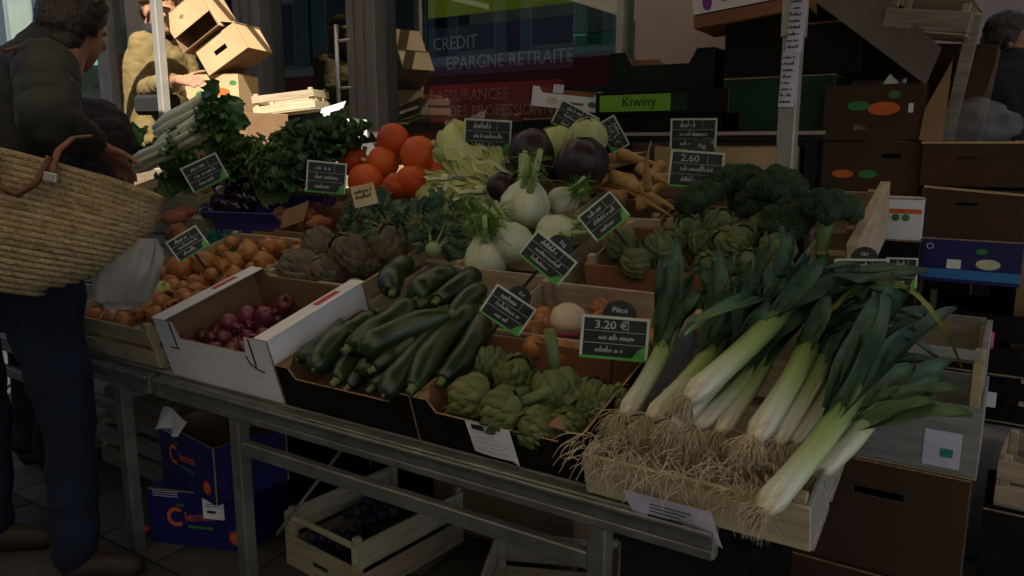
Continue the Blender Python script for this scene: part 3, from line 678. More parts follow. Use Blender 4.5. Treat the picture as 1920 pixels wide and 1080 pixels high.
c5 = carton('dark blue carton with a yellow oval and a light blue band', TR((-.265, Yk-.05, .868)), .29, .30, .138, 'navy', 'card_in', top='closed')
stick(c5, 0, .29, .012, .042, 'cyan'); oval(c5, .20, .065, .034, .017, 'pale_print'); stick(c5, .085, .125, .045, .075, 'paper_white'); oval(c5, .18, .105, .017, .009, 'green_print')
text('O', .03, 'paper', c5, TR((.02, -.0016, .105)) @ rot(pi/2), 'emblem', 1, .0003)
for k, (z, lab) in enumerate([(.58, 'black plastic crate with coloured fruit punnets under the blue carton'), (.425, 'black crate at the bottom of the right stack with a white sticker')]):
    b = wood_crate(lab, TR((-.25, Yk-.07, z)), .34, .34, .14 if k else .20, fm='black_card', sm_='black_card', name='plastic_crate', nf=2)
    if k: stick(b, .20, .25, .05, .10, 'paper_white')
    else:
        for x, z2, m in ((.045, .135, 'red_print'), (.17, .11, 'pink_print'), (.10, .10, 'green_print')):
            MB().box(x, x+.055, -.025, -.0015, z2-.02, z2+.035, .006).build('punnet', m, b)
c6 = carton('white carton with an orange band and green print behind the broccoli', TR((-.405, 2.80, 1.005)), .145, .11, .13, 'white_card', 'card_in', top='closed')
stick(c6, 0, .145, .085, .10, 'orange_print')
for i in range(3): oval(c6, .04+i*.03, .072, .012, .012, 'green_print')
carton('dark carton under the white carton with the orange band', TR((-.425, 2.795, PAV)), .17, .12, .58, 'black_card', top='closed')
# long dark back table with trays and boxes
bt = thing('back_table', 'dark trestle table behind the stall carrying empty trays', 'table', TR((-1.07, 3.08, PAV)))
MB().box(-.52, .47, -.16, .2, .90, .935, .004).build('top', 'frame_dark', bt, False)
MB().box(-.525, .475, -.17, -.161, .925, .938).build('edge', 'frame_pink', bt, False)
for x in (-.48, .43):
    for y in (-.14, .18): MB().box(x-.02, x+.02, y-.02, y+.02, 0, .90).build('leg', 'frame_dark', bt, False)
MB().box(-.46, .41, -.15, -.13, .30, .34).build('stretcher', 'frame_dark', bt, False)
ZT = PAV+.936
carton('pale cardboard box lid lying under the back table edge behind the parsnips', TR((-1.20, 2.84, 1.17)) @ rot(z=.05), .52, .20, .13, 'card_pale', top='closed')
carton('brown carton supporting the pale lid behind the broccoli', TR((-1.19, 2.86, PAV)), .50, .19, .745, 'card_red', top='closed')
gt = carton('dark green cardboard tray on top of the empty trays', TR((-1.48, 3.0, 1.525)) @ rot(z=.03), .44, .30, .155, 'dark_green', 'card_in', front=lip(.44, .155, .10, .07, .03), back=lip(.44, .155, .13, .10, .03), name='cardboard_tray', cat='tray')
kt = carton('black tray with a lime green strip lettered Kiwiny', TR((-1.52, 2.96, ZT+.075)) @ rot(z=0), .56, .32, .09, 'black_card', 'card_in', name='cardboard_tray', cat='tray')
stick(kt, .02, .33, .012, .078, 'lime', name='label_strip', y=-.003); stick(kt, .331, .40, .012, .078, 'green_card', name='label_strip', y=-.003)
text('Kiwiny', .055, 'ink', kt, TR((.12, -.0036, .032)) @ rot(pi/2), 'lettering', 1, .0004)
carton('black tray at the bottom of the empty tray pile', TR((-1.54, 2.97, ZT)), .62, .30, .073, 'black_card', 'black_card', name='cardboard_tray', cat='tray')
wt = carton('white printed fruit tray at the left end of the tray pile', TR((-1.85, 2.98, ZT+.125)) @ rot(0, radians(7), .08), .34, .28, .085, 'white_card', 'card_red', front=lip(.34, .085, .06, .03, .02), name='cardboard_tray', cat='tray')
oval(wt, .10, .03, .03, .014, 'pale_print'); stick(wt, .10, .15, .064, .10, 'paper'); stick(wt, .18, .25, .022, .032, 'card_red'); oval(wt, .29, .03, .02, .012, 'green_print')
wtb = carton('plain black carton under the white fruit tray', TR((-1.90, 2.99, PAV)), .32, .26, 1.0, 'black_card', top='closed')
g1 = carton('dark green carton on the back table behind the post', TR((-.985, 2.97, ZT)), .40, .30, .195, 'green_card', 'card_in', top='closed')
k1 = carton('black carton stacked on the dark green carton', TR((-.99, 2.98, ZT+.206)), .27, .28, .215, 'black_card', top='closed')
k2 = carton('second black carton beside the post, under the leaning cardboard', TR((-.715, 2.99, ZT+.206)), .20, .28, .17, 'black_card', top='closed')
p1 = carton('white printed tray with a purple fruit picture on top of the black carton', TR((-1.10, 2.93, ZT+.434)) @ rot(0, radians(-6), .05), .40, .28, .16, 'white_card', 'card_in', name='cardboard_tray', cat='tray')
oval(p1, .055, .035, .018, .028, 'purple_print'); stick(p1, .11, .39, .03, .045, 'purple_print'); stick(p1, .11, .30, .06, .075, 'pale_print'); oval(p1, .20, .11, .05, .02, 'yellow')
MB().box(.0, .41, -.004, .28, -.05, -.006, M=TR((0, 0, 0))).build('shadow_base', 'card_red', p1, False)  # brown slab put in as the shadow band under the printed tray
# leaning flattened carton, crate on top, papers, clear bag
fl = thing('flattened_carton', 'large grey-brown flattened carton leaning across the stacked boxes', 'cardboard', TR(YP(1735, 158, 2.88)))
A = [YP(1722, 160, 2.88), YP(1752, 92, 2.88), YP(1590, -60, 2.93), YP(1430, -60, 2.93)]; o0 = A[0].copy()
m_ = MB(); m_.add([p-o0 for p in A]+[p-o0+V((0, .012, 0)) for p in A], [(0, 1, 2, 3), (7, 6, 5, 4), (0, 4, 5, 1), (1, 5, 6, 2), (2, 6, 7, 3), (3, 7, 4, 0)]); m_.build('sheet', 'card_grey', fl, False)
m_ = MB(); q = [p-o0+V((0, -.002, 0)) for p in A]; m_.add([q[0].lerp(q[3], .5), q[1].lerp(q[2], .5), q[1].lerp(q[2], .505), q[0].lerp(q[3], .505)], [(0, 1, 2, 3)]); m_.build('crease', 'card_in', fl, False)
tc_ = wood_crate('pale wooden crate tipped on top of the stack at the upper right', TR(YP(1652, 55, 2.90)) @ rot(0, radians(9), -.05), .25, .24, .16, nf=2, ns=2, gap=.03, fm='wood_grey', sm_='wood_grey')
fb = thing('upright_board', 'brown upright cardboard flap beside the leaning carton', 'cardboard', TR((-.300, Yk-.01, 1.325)))
MB().prism([(0, 0), (.07, -.01), (.075, .25), (.01, .10)], 0, .006, (0, 0, 0)).build('sheet', 'card', fb, False)
tb = thing('tall_board', 'narrow wooden board standing at the right under the tipped crate', 'board', TR((-.245, Yk+.06, 1.325)))
MB().box(0, .04, 0, .012, 0, .40, .002, M=rot(0, radians(7))).build('board', 'wood_grey', tb, False)
pp = thing('paper_sheets', 'white printed papers standing in the upper fruit carton', 'papers', TR((-.52, Yk+.04, 1.335)))
for k, (rx, x, h_) in enumerate([(.75, .0, .24), (.72, .012, .22)]):
    MB().sheet(lambda s_, t_: (x+s_*.12*cos(rx)-t_*h_*.0+t_*.11, .02*k+.01*sin(s_*3), .03+t_*h_*.75-s_*.09), 5, 5).build('sheet', 'paper_white', pp)
for i in range(5): MB().add([V((.045+i*.006, -.003, .10+i*.015)), V((.095+i*.006, -.003, .065+i*.015)), V((.095+i*.006, -.003, .068+i*.015)), V((.045+i*.006, -.003, .103+i*.015))], [(0, 1, 2, 3)]).build('print_line', 'ink', pp, False)
def crumple(d): return 1+.25*nz(d, 2.2, 4)+.10*abs(nz(d, 5, 2))+.05*abs(nz(d, 11, 6))
fbg = tag(MB().ball((0, 0, 0), (.135, .10, .075), 40, 26, crumple).build('plastic_bag', 'film', None, True, TR((-.155, Yk+.07, 1.375))), 'crumpled clear plastic bag on the brown carton at the right', 'plastic bag')
# coloured leftovers at far right
carton('brown carton at the far right edge behind the clear bag', TR((.02, 3.05, PAV)), .34, .28, .96, 'card', top='closed')

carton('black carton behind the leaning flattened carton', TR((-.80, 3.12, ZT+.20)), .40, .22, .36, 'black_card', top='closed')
carton('shade-darkened brown carton behind the tipped crate at the upper right', TR((-.40, 3.16, 1.325)) @ rot(0, radians(5)), .26, .20, .34, 'card_shaded')
carton('shade-darkened brown carton holding up the one behind the tipped crate', TR((-.42, 3.23, PAV)), .30, .16, .89, 'card_shaded', top='closed')
carton('tilted brown carton leaning right beside the tipped crate', TR((-.27, 3.0, 1.34)) @ rot(0, radians(12)), .11, .20, .26, 'card_shaded')
# ------------------------------------------------------------ vegetables
def spread_m(M, s_): return M @ Matrix.Scale(s_, 4)
# --- onions
def onion_mesh(name, r, seed, sq=.9, neck=.5):
    pr = []
    for i in range(11):
        t = pi*i/10; rr = r*sin(t)**.9 if i not in (0, 10) else .003
        pr.append((max(rr, .003), -r*sq*cos(t)))
    pr[-1] = (.006, r*sq*1.0); pr[-2] = (r*.32, r*sq*.90)
    pr += [(.0042, r*sq*1.0+r*neck*.6), (.006, r*sq+r*neck)]
    return MB().lathe(pr, 14, fn=lambda a, z: 1+.05*sin(a*2+seed)+.02*sin(a*7+seed)).mesh(name)
ON = [onion_mesh('onion', .036, i, sq) for i, sq in enumerate((.85, .95, .78))]
G = 'yellow onions in the pale wooden crate'
def onion(p, s_, label, m='onion', g=G, k=None, M=None):
    me = ON[random.randrange(3)] if k is None else ON[k]
    if m != 'onion': me = me.copy(); me.materials.clear()
    o = put(me, 'onion', m, None, M or (TR(p) @ rot(random.uniform(-1.5, 1.5), random.uniform(-1.5, 1.5), random.random()*6) @ Matrix.Scale(s_, 4)))
    return tag(o, label, 'onion', g)
LO = 'yellow onion in the heap filling the pale wooden crate'
for j in range(9):
    for i in range(6):
        a = -2.545+i*.078+random.uniform(-.02, .02); b = .05+j*.078+random.uniform(-.02, .02)
        onion(RW(a, b, .085+random.uniform(-.02, .025)+.02*sin(b*4)), random.uniform(.75, 1.1), LO)
for u, v, c, s_, lab in [(338, 503, .145, 1.35, 'large round brown onion beside the price sign, on the yellow onion heap'), (383, 495, .145, 1.3, 'large onion right of the big round one under the tilted price sign'),
                         (300, 492, .14, 1.1, 'onion with flaking skin at the left top of the yellow onion heap'), (468, 473, .14, 1.05, 'bright orange onion at the back right of the onion crate'),
                         (505, 462, .13, 1.0, 'onion in the back right corner of the onion crate'), (494, 490, .13, 1.0, 'onion at the back right by the purple artichokes')]:
    onion(RK(u, v, c), s_, lab)
for u, v, c, s_, lab in [(303, 542, .14, .85, 'pale peeled green-white onion in the yellow onion heap'), (272, 558, .14, .7, 'small pale onion at the left of the peeled one')]:
    onion(RK(u, v, c), s_, lab, 'onion_pale')
for u, v in [(285, 560), (262, 575), (290, 590), (320, 530), (345, 540), (365, 530), (395, 515), (300, 570), (275, 520), (310, 515), (420, 500), (430, 485), (350, 565), (240, 560), (255, 590)]:
    onion(RK(u, v, .13+random.uniform(-.01, .02)), random.uniform(.7, .95), LO)
# skins
for i in range(24):
    a = -2.5+random.random()*.36; b = .06+random.random()*.6
    tag(MB().sheet(lambda s_, t_: (s_*.035, t_*.02+.006*sin(s_*3), .008*sin(s_*3)+.004*sin(t_*5)), 5, 4).build('onion_skin', 'onion', None, True, TR(RW(a, b, .122+random.random()*.02)) @ rot(random.uniform(-.5, .5), random.uniform(-.5, .5), random.random()*6)), 'loose papery skin flake on the yellow onion heap', 'onion skin', 'onion skin flakes')
# --- red onions
RO_ = [onion_mesh('red_onion', .0225, i, sq, .7) for i, sq in enumerate((.9, 1.0))]
for j in range(6):
    for i in range(8):
        a = -2.02+i*.055+random.uniform(-.012, .012); b = .04+j*.058+random.uniform(-.012, .012)
        tag(put(RO_[random.randrange(2)], 'red_onion', 'red_onion', None, TR(RW(a, b, .062+random.uniform(-.012, .02)+.02*(b < .2))) @ rot(random.uniform(-1.6, 1.6), random.uniform(-1.6, 1.6), random.random()*6) @ Matrix.Scale(random.uniform(.8, 1.15), 4)), 'small red onion in the white cardboard box', 'red onion', 'red onions in the white box')
for k, (u, v, c) in enumerate([(535, 570, .125), (497, 592, .12), (430, 605, .12), (462, 590, .115)]):
    tag(put(RO_[k % 2], 'red_onion', 'red_onion', None, TR(RK(u, v, c)) @ rot(.8, k, 1) @ Matrix.Scale(1.25, 4)), ['topmost red onion at the back right of the white box', 'large glossy red onion right of centre in the white box', 'red onion near the left front of the white box', 'red onion in the middle of the white box'][k], 'red onion')
# --- zucchini: thing > body, stem
def zuc(p0, p1, r, label, bend=.02, grp='zucchini in the black tray'):
    p0 = V(p0); p1 = V(p1); L = (p1-p0).length
    t = thing('zucchini', label, 'zucchini', aim(p0, p1-p0), grp)
    k = 11; pts = []; rr = []
    for i in range(k):
        s_ = i/(k-1); pts.append((bend*sin(pi*s_), L*s_, 0))
        rr.append(r*(.60+.40*min(1, s_*4.0))*(1 if s_ < .85 else .62+.38*sqrt(max(0, 1-((s_-.85)/.15)**2)))*(1+.05*sin(s_*9+L*50)))
    m_ = MB(); m_.tube([(0, -.003, 0)]+pts+[(0, L+r*.25, 0)], [r*.48]+rr+[r*.25], 12); m_.build('body', 'zucchini', t)
    MB().tube([(0, -.022, 0), (0, -.010, 0), (0, -.001, 0)], [r*.30, r*.27, r*.42], 8).build('stem', 'zucchini_end', t)
    MB().lathe([(r*.16, 0), (r*.14, .004)], 8, TR((0, L+r*.22, 0)) @ rot(-pi/2)).build('blossom_scar', 'zucchini_end', t)
    return t
Zs = [((655, 652), (770, 572), .15, .17, .036, 'thick zucchini at the upper left of the pile, cut end facing forward'), ((680, 655), (838, 592), .165, .18, .034, 'long zucchini lying across the middle of the pile, on top'),
      ((722, 738), (868, 588), .13, .15, .030, 'long zucchini running along the right of the pile toward the front edge'), ((775, 725), (888, 580), .13, .15, .031, 'dark zucchini second from the right side of the tray'),
      ((830, 712), (905, 590), .11, .13, .030, 'rightmost dark zucchini against the side of the tray'), ((590, 690), (660, 612), .13, .14, .030, 'zucchini at the left front corner of the pile'),
      ((560, 672), (640, 607), .12, .13, .026, 'leftmost zucchini lying against the white box'), ((737, 548), (765, 492), .16, .16, .036, 'zucchini at the back left pointing toward the viewer'),
      ((785, 556), (850, 512), .17, .17, .038, 'short fat zucchini at the top of the pile'), ((822, 562), (892, 512), .175, .175, .030, 'zucchini at the top right beside the short fat one'),
      ((850, 600), (905, 540), .15, .16, .028, 'zucchini at the right just below the tilted price sign'), ((705, 690), (800, 640), .12, .14, .029, 'zucchini with a round pale cut end in the middle front of the pile'),
      ((672, 700), (730, 640), .10, .11, .028, 'dark zucchini with its end in the gap at the centre front'), ((632, 712), (700, 650), .10, .11, .028, 'zucchini low at the front left of the pile'),
      ((700, 725), (770, 660), .085, .10, .025, 'small zucchini with a bright green end at the front edge'), ((655, 725), (720, 670), .08, .09, .024, 'small zucchini half hidden at the front edge'),
      ((620, 640), (700, 590), .13, .14, .028, 'zucchini at the left tucked under the thick one'), ((745, 600), (820, 560), .14, .15, .030, 'zucchini in the upper middle under the long top one'),
      ((800, 640), (860, 590), .12, .13, .028, 'zucchini in the shade under the right end of the top one'), ((770, 660), (850, 610), .11, .12, .028, 'zucchini below the long top one, right of centre')]
for (u0, v0), (u1, v1), c0, c1_, r, lab in Zs: A_, B_ = RK(u0, v0, c0), RK(u1, v1, c1_); fl_ = len(lab) % 2; zuc(B_ if fl_ else A_, A_ if fl_ else B_, r*1.06, lab, random.uniform(-.028, .028))
# --- artichokes: thing > stem, heart, bract...
def bract_mesh(name, L, W):
    def fn(s_, t_):
        x = (t_-.5)*2; w_ = W*(sin(pi*min(1, .18+.82*s_)**.8)**.8 if s_ < .999 else .06)
        return (x*w_, .003+.012*(1-x*x)*sin(pi*s_*.9)+.007*max(0, s_-.45)-.006*x*x*(1-s_), s_*L)
    return MB().sheet(fn, 6, 5).mesh(name)
def artichoke_proto(mt, r, n, tight, name='globe_artichoke', stemL=.095):
    t = thing(name, 'artichoke', 'artichoke', Matrix())
    MB().ball((0, 0, r*.95), (r*.74, r*.74, r*.92), 12, 8).build('heart', mt, t)
    MB().tube([(0, 0, .012), (.002, 0, -stemL*.5), (.006, .002, -stemL)], [.015, .0135, .0155], 9).build('stem', 'arti_stem', t)
    bm_ = [bract_mesh('bract', r*.95, r*.44), bract_mesh('bract', r*.85, r*.38)]
    for i in range(n):
        f = i/(n-1); th = .10+f*.86                    # 0 base .. 1 tip
        ang = i*2.39996; z = r*1.9*(th**1.1)*.80-.002
        rr = r*.93*sqrt(max(.02, 1-((z/r-.78)/1.16)**2))
        lean = (tight*(1-f)-.50*f)
        M = rot(z=ang) @ TR((0, rr*.93, z-r*.25)) @ rot(-lean*.55+.30*f) @ rot(z=0)
        put(bm_[0 if f < .6 else 1], 'bract', mt, t, M @ Matrix.Scale(.92+.12*random.random(), 4))
    return t
AP = [artichoke_proto('arti', .050, 38, .42), artichoke_proto('arti_dark', .046, 34, .5), artichoke_proto('arti_purple', .060, 40, .45)]
used = set()
def arti(k, p, axis, label, s_=1, g='artichokes'):
    M = aimz(p, axis, random.random()*6, s_) @ TR((0, 0, -.045))
    o = AP[k] if k not in used else copy_tree(AP[k], M)
    used.add(k); o.matrix_basis = M; tag(o, label, 'artichoke', g); return o
Dn = -FW
for u, v, c, ax, s_, lab in [(918, 682, .10, (-.2, .2, 1), 1.0, 'green artichoke at the back left of the front tray'), (968, 705, .115, (.5, -.3, .7), 1.02, 'round artichoke right of the back left one, stem pointing left'),
        (880, 750, .11, (-.85, -.45, -.15), 1.05, 'yellowish artichoke at the left of the front tray with its stem to the right'), (940, 778, .115, (-.7, -.55, -.42), 1.02, 'artichoke at the front centre with a long stem pointing up right'),
        (1045, 738, .12, (.25, -.25, -.9), 1.05, 'artichoke in the middle of the tray with its thick stem pointing up'), (1108, 748, .10, (.3, .1, .9), .95, 'artichoke right of the middle one in the front tray'),
        (1062, 752, .10, (-.8, .35, .25), .9, 'artichoke behind the middle with its stem lying to the right'), (1005, 805, .10, (-.3, -.8, .3), .95, 'yellow-green artichoke at the front edge above the paper label'),
        (1062, 806, .10, (.2, -.8, .5), .90, 'artichoke at the front edge next to the leek roots'), (1160, 758, .10, (.5, -.2, .8), .85, 'artichoke at the right side of the tray beside the leeks'),
        (1130, 782, .09, (.6, -.5, .3), .8, 'dark artichoke low at the right front of the tray'), (985, 755, .07, (0, -.5, .8), .9, 'artichoke half hidden in the centre of the front tray'),
        (855, 785, .05, (-.5, -.6, .2), .7, 'small artichoke low in the left front corner of the tray'), (1000, 740, .06, (.3, 0, 1), .9, 'artichoke deep in the shade at the middle of the front tray')]:
    arti(0 if u not in (918, 1130) else 1, RK(u, v-3, c-.018), ax, lab, s_*.95)
for u, v, c, ax, s_, lab in [(1290, 432, .16, (-.1, -.5, .9), 1.0, 'rear green artichoke in the middle of the wooden crate'), (1352, 418, .18, (.4, -.4, .8), .95, 'rear artichoke below the broccoli with a leafy stem'),
        (1392, 446, .16, (.2, -.7, .6), .95, 'rear artichoke right of the middle, tilted forward'), (1365, 455, .16, (-.3, -.8, .3), .95, 'rear artichoke with dark bract tips facing the viewer'),
        (1456, 462, .15, (0, -.5, .9), 1.0, 'rear artichoke at the right by the crate post'), (1187, 494, .13, (-.5, -.7, .3), .85, 'rear artichoke at the left front above the brown crate front'),
        (1228, 462, .15, (-.5, -.3, .8), .95, 'rear artichoke at the left, second from the crate side'), (1165, 460, .14, (-.6, 0, .7), .9, 'rear artichoke touching the left side of the crate'),
        (1255, 452, .15, (.1, -.8, .4), .9, 'rear artichoke left of the middle one'), (1330, 500, .12, (0, -.9, .3), .95, 'dark rear artichoke between the leek leaves'),
        (1255, 500, .12, (-.2, -.8, .4), .85, 'rear artichoke at the front edge next to the first leek leaf'), (1400, 492, .12, (.3, -.7, .5), .95, 'rear artichoke behind the curled leek leaf'),
        (1320, 452, .14, (0, -.2, 1), .9, 'rear artichoke in the gap at the centre'), (1430, 425, .15, (.3, .2, 1), .85, 'rear artichoke under the broccoli stalk'), (1455, 500, .11, (.3, -.7, .5), .9, 'rear artichoke low behind the leeks at the right')]:
    arti(0 if (u % 2) else 1, RK(u, v, c), ax, lab, s_)
for u, v, c, ax, s_, lab in [(562, 505, .16, (-.6, -.7, .5), 1.05, 'purple artichoke at the left front, beside the white box flap'), (600, 462, .18, (-.4, -.1, .9), 1.0, 'purple artichoke at the back left of its crate'),
        (655, 478, .17, (.0, -.75, .75), 1.12, 'large purple artichoke facing the viewer in the centre'), (728, 458, .17, (.5, -.4, .8), 1.08, 'dark purple artichoke at the right of its crate'),
        (610, 510, .14, (.1, -.9, .4), .95, 'dark purple artichoke low in front between two others'), (690, 500, .12, (.4, -.6, .5), .8, 'small purple artichoke low at the right edge of the crate'), (690, 440, .12, (.4, .2, .9), .9, 'purple artichoke at the back under the kohlrabi leaves')]:
    arti(2, RK(u, v, c), ax, lab, s_)
# --- leeks: thing > shaft, root_tuft (stuff), leaf...
def leek(root, end, tips, r, label, nroot=70, spread_=1., yellow=None, rootdir=None):
    root = V(root); end = V(end); d = end-root; L = d.length; side = V(RN)
    M = aim(root, d, RN); Mi = M.inverted()
    t = thing('leek', label, 'leek', M, 'leeks in the low wooden crate')
    r = r*.72; L0 = L; L = L*1.30
    k = 12; pts = []; rr = []
    for i in range(k):
        s_ = i/(k-1); pts.append((.01*sin(s_*3), L*s_, .0))
        rr.append(r*((.55+.6*(s_/.05) if s_ < .05 else 1.12-.14*min(1, s_*3))*(1+.06*s_)))
    MB().tube(pts, rr, 14, sq=(1, 1)).build('shaft', 'leek_shaft', t)
    rtm = MB(); rd = random.Random(hash(label) % 9999)
    rv = V((0, -1, 0)) if rootdir is None else (Mi.to_3x3() @ V(rootdir)).normalized()
    for i in range(int(nroot*3)):
        a = rd.random()*2*pi; q = V((cos(a), 0, sin(a)))*r*.75*sqrt(rd.random()); dr = (rv+V((rd.gauss(0, .75), rd.gauss(0, .45), rd.gauss(0, .75)))).normalized(); LL = rd.uniform(.022, .060)*spread_
        gdn = Mi.to_3x3() @ V((0, 0, -1)); p = q.copy(); ps = [p.copy()]; wob = V((rd.gauss(0, 1), rd.gauss(0, 1), rd.gauss(0, 1)))
        for j in range(4):
            dr = (dr+gdn*.34+wob*.18*(j % 2*2-1)).normalized(); p = p+dr*LL/4; ps.append(p.copy())
        rtm.tube(ps, [.0009, .0009, .0008, .0006, .0004], 3, False)
    ro = rtm.build('root_tuft', 'root', t); ro['kind'] = 'stuff'
    rj = random.Random(len(label)); al = [(V(t3)+(V(t3)-end)*.16, b3*(.9 if w3 < .0135 else .2), w3*(.72 if w3 < .0135 else 1.12)) for t3, b3, w3 in tips]
    al += [(V(t3)+V((rj.gauss(0, .022), rj.gauss(0, .03), rj.gauss(0, .012)))-(V(t3)-end)*rj.uniform(-.05, .14), b3*rj.uniform(-.1, .25), w3*rj.uniform(.9, 1.15)) for t3, b3, w3 in tips]
    for n, (tip, bow, wd) in enumerate(al):
        tp = Mi @ V(tip); s0 = V((random.uniform(-.3, .3)*r, L*(.66+.08*(n % 4)), random.uniform(-.3, .3)*r)); dv = tp-s0
        bw = Mi.to_3x3() @ V((0, 0, bow)); tw = random.uniform(-.6, .6); nn = V((cos(n*1.7), 0, sin(n*1.7)))*.6+V((0, 0, .8))
        xa = dv.cross(nn).normalized(); za = xa.cross(dv).normalized()
        def fn(s_, t_, s0=s0, dv=dv, bw=bw, xa=xa, za=za, wd=wd, tw=tw, L=L):
            e = min(1, s_*4); st_ = s0+V((0, dv.length*.22, 0))*s_*(1-s_)*1.1
            c = st_+dv*s_+bw*4*s_*(1-s_)
            x = (t_-.5)*2; w2 = wd*(.8+.35*sin(pi*min(1, s_*1.2)))*(1-.9*s_**8) + .001
            an = tw*s_*1.2; X = xa*cos(an)+za*sin(an); Z = za*cos(an)-xa*sin(an)
            fold = (1-.55*min(1, s_*1.6))
            return c+X*x*w2*(1-.35*fold)+Z*(x*x)*w2*(.25+.9*fold)+Z*.004*sin(s_*11+x*2)
        m2 = 'leek_yellow' if yellow is not None and n in (yellow, yellow+len(tips)) and n < len(tips) else 'leek_leaf'
        MB().sheet(fn, 18, 7).build('leaf', m2, t)
    return t
P_ = RK
def tips(lst): return [(RK(u, v, c+(.05 if w_ > .0135 else 0)), b, w_) for u, v, c, b, w_ in lst]
leek(P_(1168, 782, .125), P_(1243, 640, .17), tips([(1268, 468, .30, .03, .019), (1252, 520, .28, .0, .017), (1300, 520, .22, .02, .02), (1318, 560, .20, .01, .018), (1240, 500, .24, .04, .016)]), .026, 'leftmost leek, leaning upright beside the price sign', 95, 1.2, rootdir=(-.35, -.7, -.5))
leek(P_(1215, 790, .14), P_(1338, 645, .17), tips([(1345, 478, .30, .03, .019), (1372, 500, .27, .02, .018), (1325, 520, .22, .03, .018), (1410, 560, .24, .05, .02), (1425, 500, .26, .0, .017)]), .027, 'second leek from the left with pale green shaft', 95, 1.1, rootdir=(-.1, -.8, -.4))
leek(P_(1285, 752, .20), P_(1462, 580, .24), tips([(1700, 520, .27, .05, .022), (1585, 508, .28, .06, .02), (1465, 445, .36, .0, .018), (1640, 560, .25, .06, .02), (1540, 490, .30, .03, .017), (1310, 620, .22, .10, .014)]), .031, 'thick leek lying diagonally on top with a bushy brown root tuft', 110, .75)
leek(P_(1300, 805, .14), P_(1405, 690, .15), tips([(1480, 560, .20, .03, .018), (1500, 600, .18, .02, .018), (1440, 520, .22, .02, .016)]), .023, 'white leek below the diagonal one', 80, 1)
leek(P_(1345, 815, .13), P_(1430, 675, .14), tips([(1520, 560, .18, .02, .018), (1500, 500, .22, .03, .018), (1480, 620, .15, .0, .018)]), .022, 'slim dark green leek in the middle of the bunch', 70, 1)
leek(P_(1410, 828, .16), P_(1512, 640, .19), tips([(1762, 682, .14, .16, .013), (1655, 575, .22, .05, .02), (1700, 600, .18, .06, .02), (1560, 540, .26, .04, .018), (1600, 540, .24, .05, .02)]), .030, 'thick leek with one yellow-green leaf arching out to the right', 100, .9, 0)
leek(P_(1480, 832, .11), P_(1562, 705, .12), tips([(1680, 620, .14, .04, .02), (1720, 680, .10, .02, .019), (1640, 590, .16, .03, .018)]), .022, 'pale thin leek between two thick ones at the right', 60, .9)
leek(P_(1425, 962, .135), P_(1572, 765, .16), tips([(1660, 545, .27, .03, .021), (1690, 565, .22, .04, .021), (1720, 610, .17, .05, .02), (1640, 580, .24, .02, .02), (1765, 600, .14, .05, .018)]), .030, 'bright yellow-green leek in front, roots hanging over the crate edge', 75, .75, rootdir=(-.6, -.6, -.1))
leek(P_(1530, 885, .09), P_(1612, 795, .11), tips([(1792, 780, .12, .02, .02), (1700, 700, .12, .05, .022), (1775, 740, .13, .04, .018), (1760, 690, .10, .05, .018)]), .026, 'dark green leek at the far right with leaves spilling over the carton stack', 70, .8)
leek(P_(1250, 820, .10), P_(1360, 710, .12), tips([(1430, 600, .16, .02, .017), (1390, 580, .18, .02, .018)]), .023, 'leek at the bottom of the heap under the left ones', 90, 1.15)
leek(P_(1380, 850, .09), P_(1470, 740, .10), tips([(1560, 640, .12, .02, .018), (1600, 680, .10, .02, .018)]), .022, 'leek at the bottom of the heap in the middle', 90, 1)
leek(P_(1262, 800, .16), P_(1392, 640, .19), tips([(1500, 500, .28, .02, .02), (1470, 540, .25, .02, .02), (1440, 480, .30, .02, .018)]), .025, 'leek beneath the diagonal one with its roots beside the left pair', 90, 1)
leek(P_(1450, 835, .13), P_(1540, 660, .16), tips([(1640, 540, .22, .03, .022), (1600, 520, .25, .02, .02), (1690, 560, .18, .03, .02)]), .025, 'leek right of the yellow leaved one, half in its shade', 80, .9)
# extra loose hair roots along the crate edge
hr = MB(); rd = random.Random(3)
for i in range(400):
    s_ = rd.random(); P = RW(-.66+s_*.36, -.02+rd.uniform(-.03, .04), .095+rd.uniform(-.02, .05)); dr = V((rd.gauss(0, 1), rd.gauss(-.6, .4), rd.gauss(-.1, .6))).normalized(); ps = [P.copy()]
    LL = rd.uniform(.02, .07)
    for j in range(4): dr = (dr+V((rd.gauss(0, .25), 0, -.30))).normalized(); P = P+dr*LL/4; ps.append(P.copy())
    hr.tube(ps, [.0009, .0009, .0008, .0006, .0004], 3, False)
tag(hr.build('leek_roots', 'root'), 'tangle of brown hair roots hanging over the front of the leek crate', 'roots', kind='stuff')
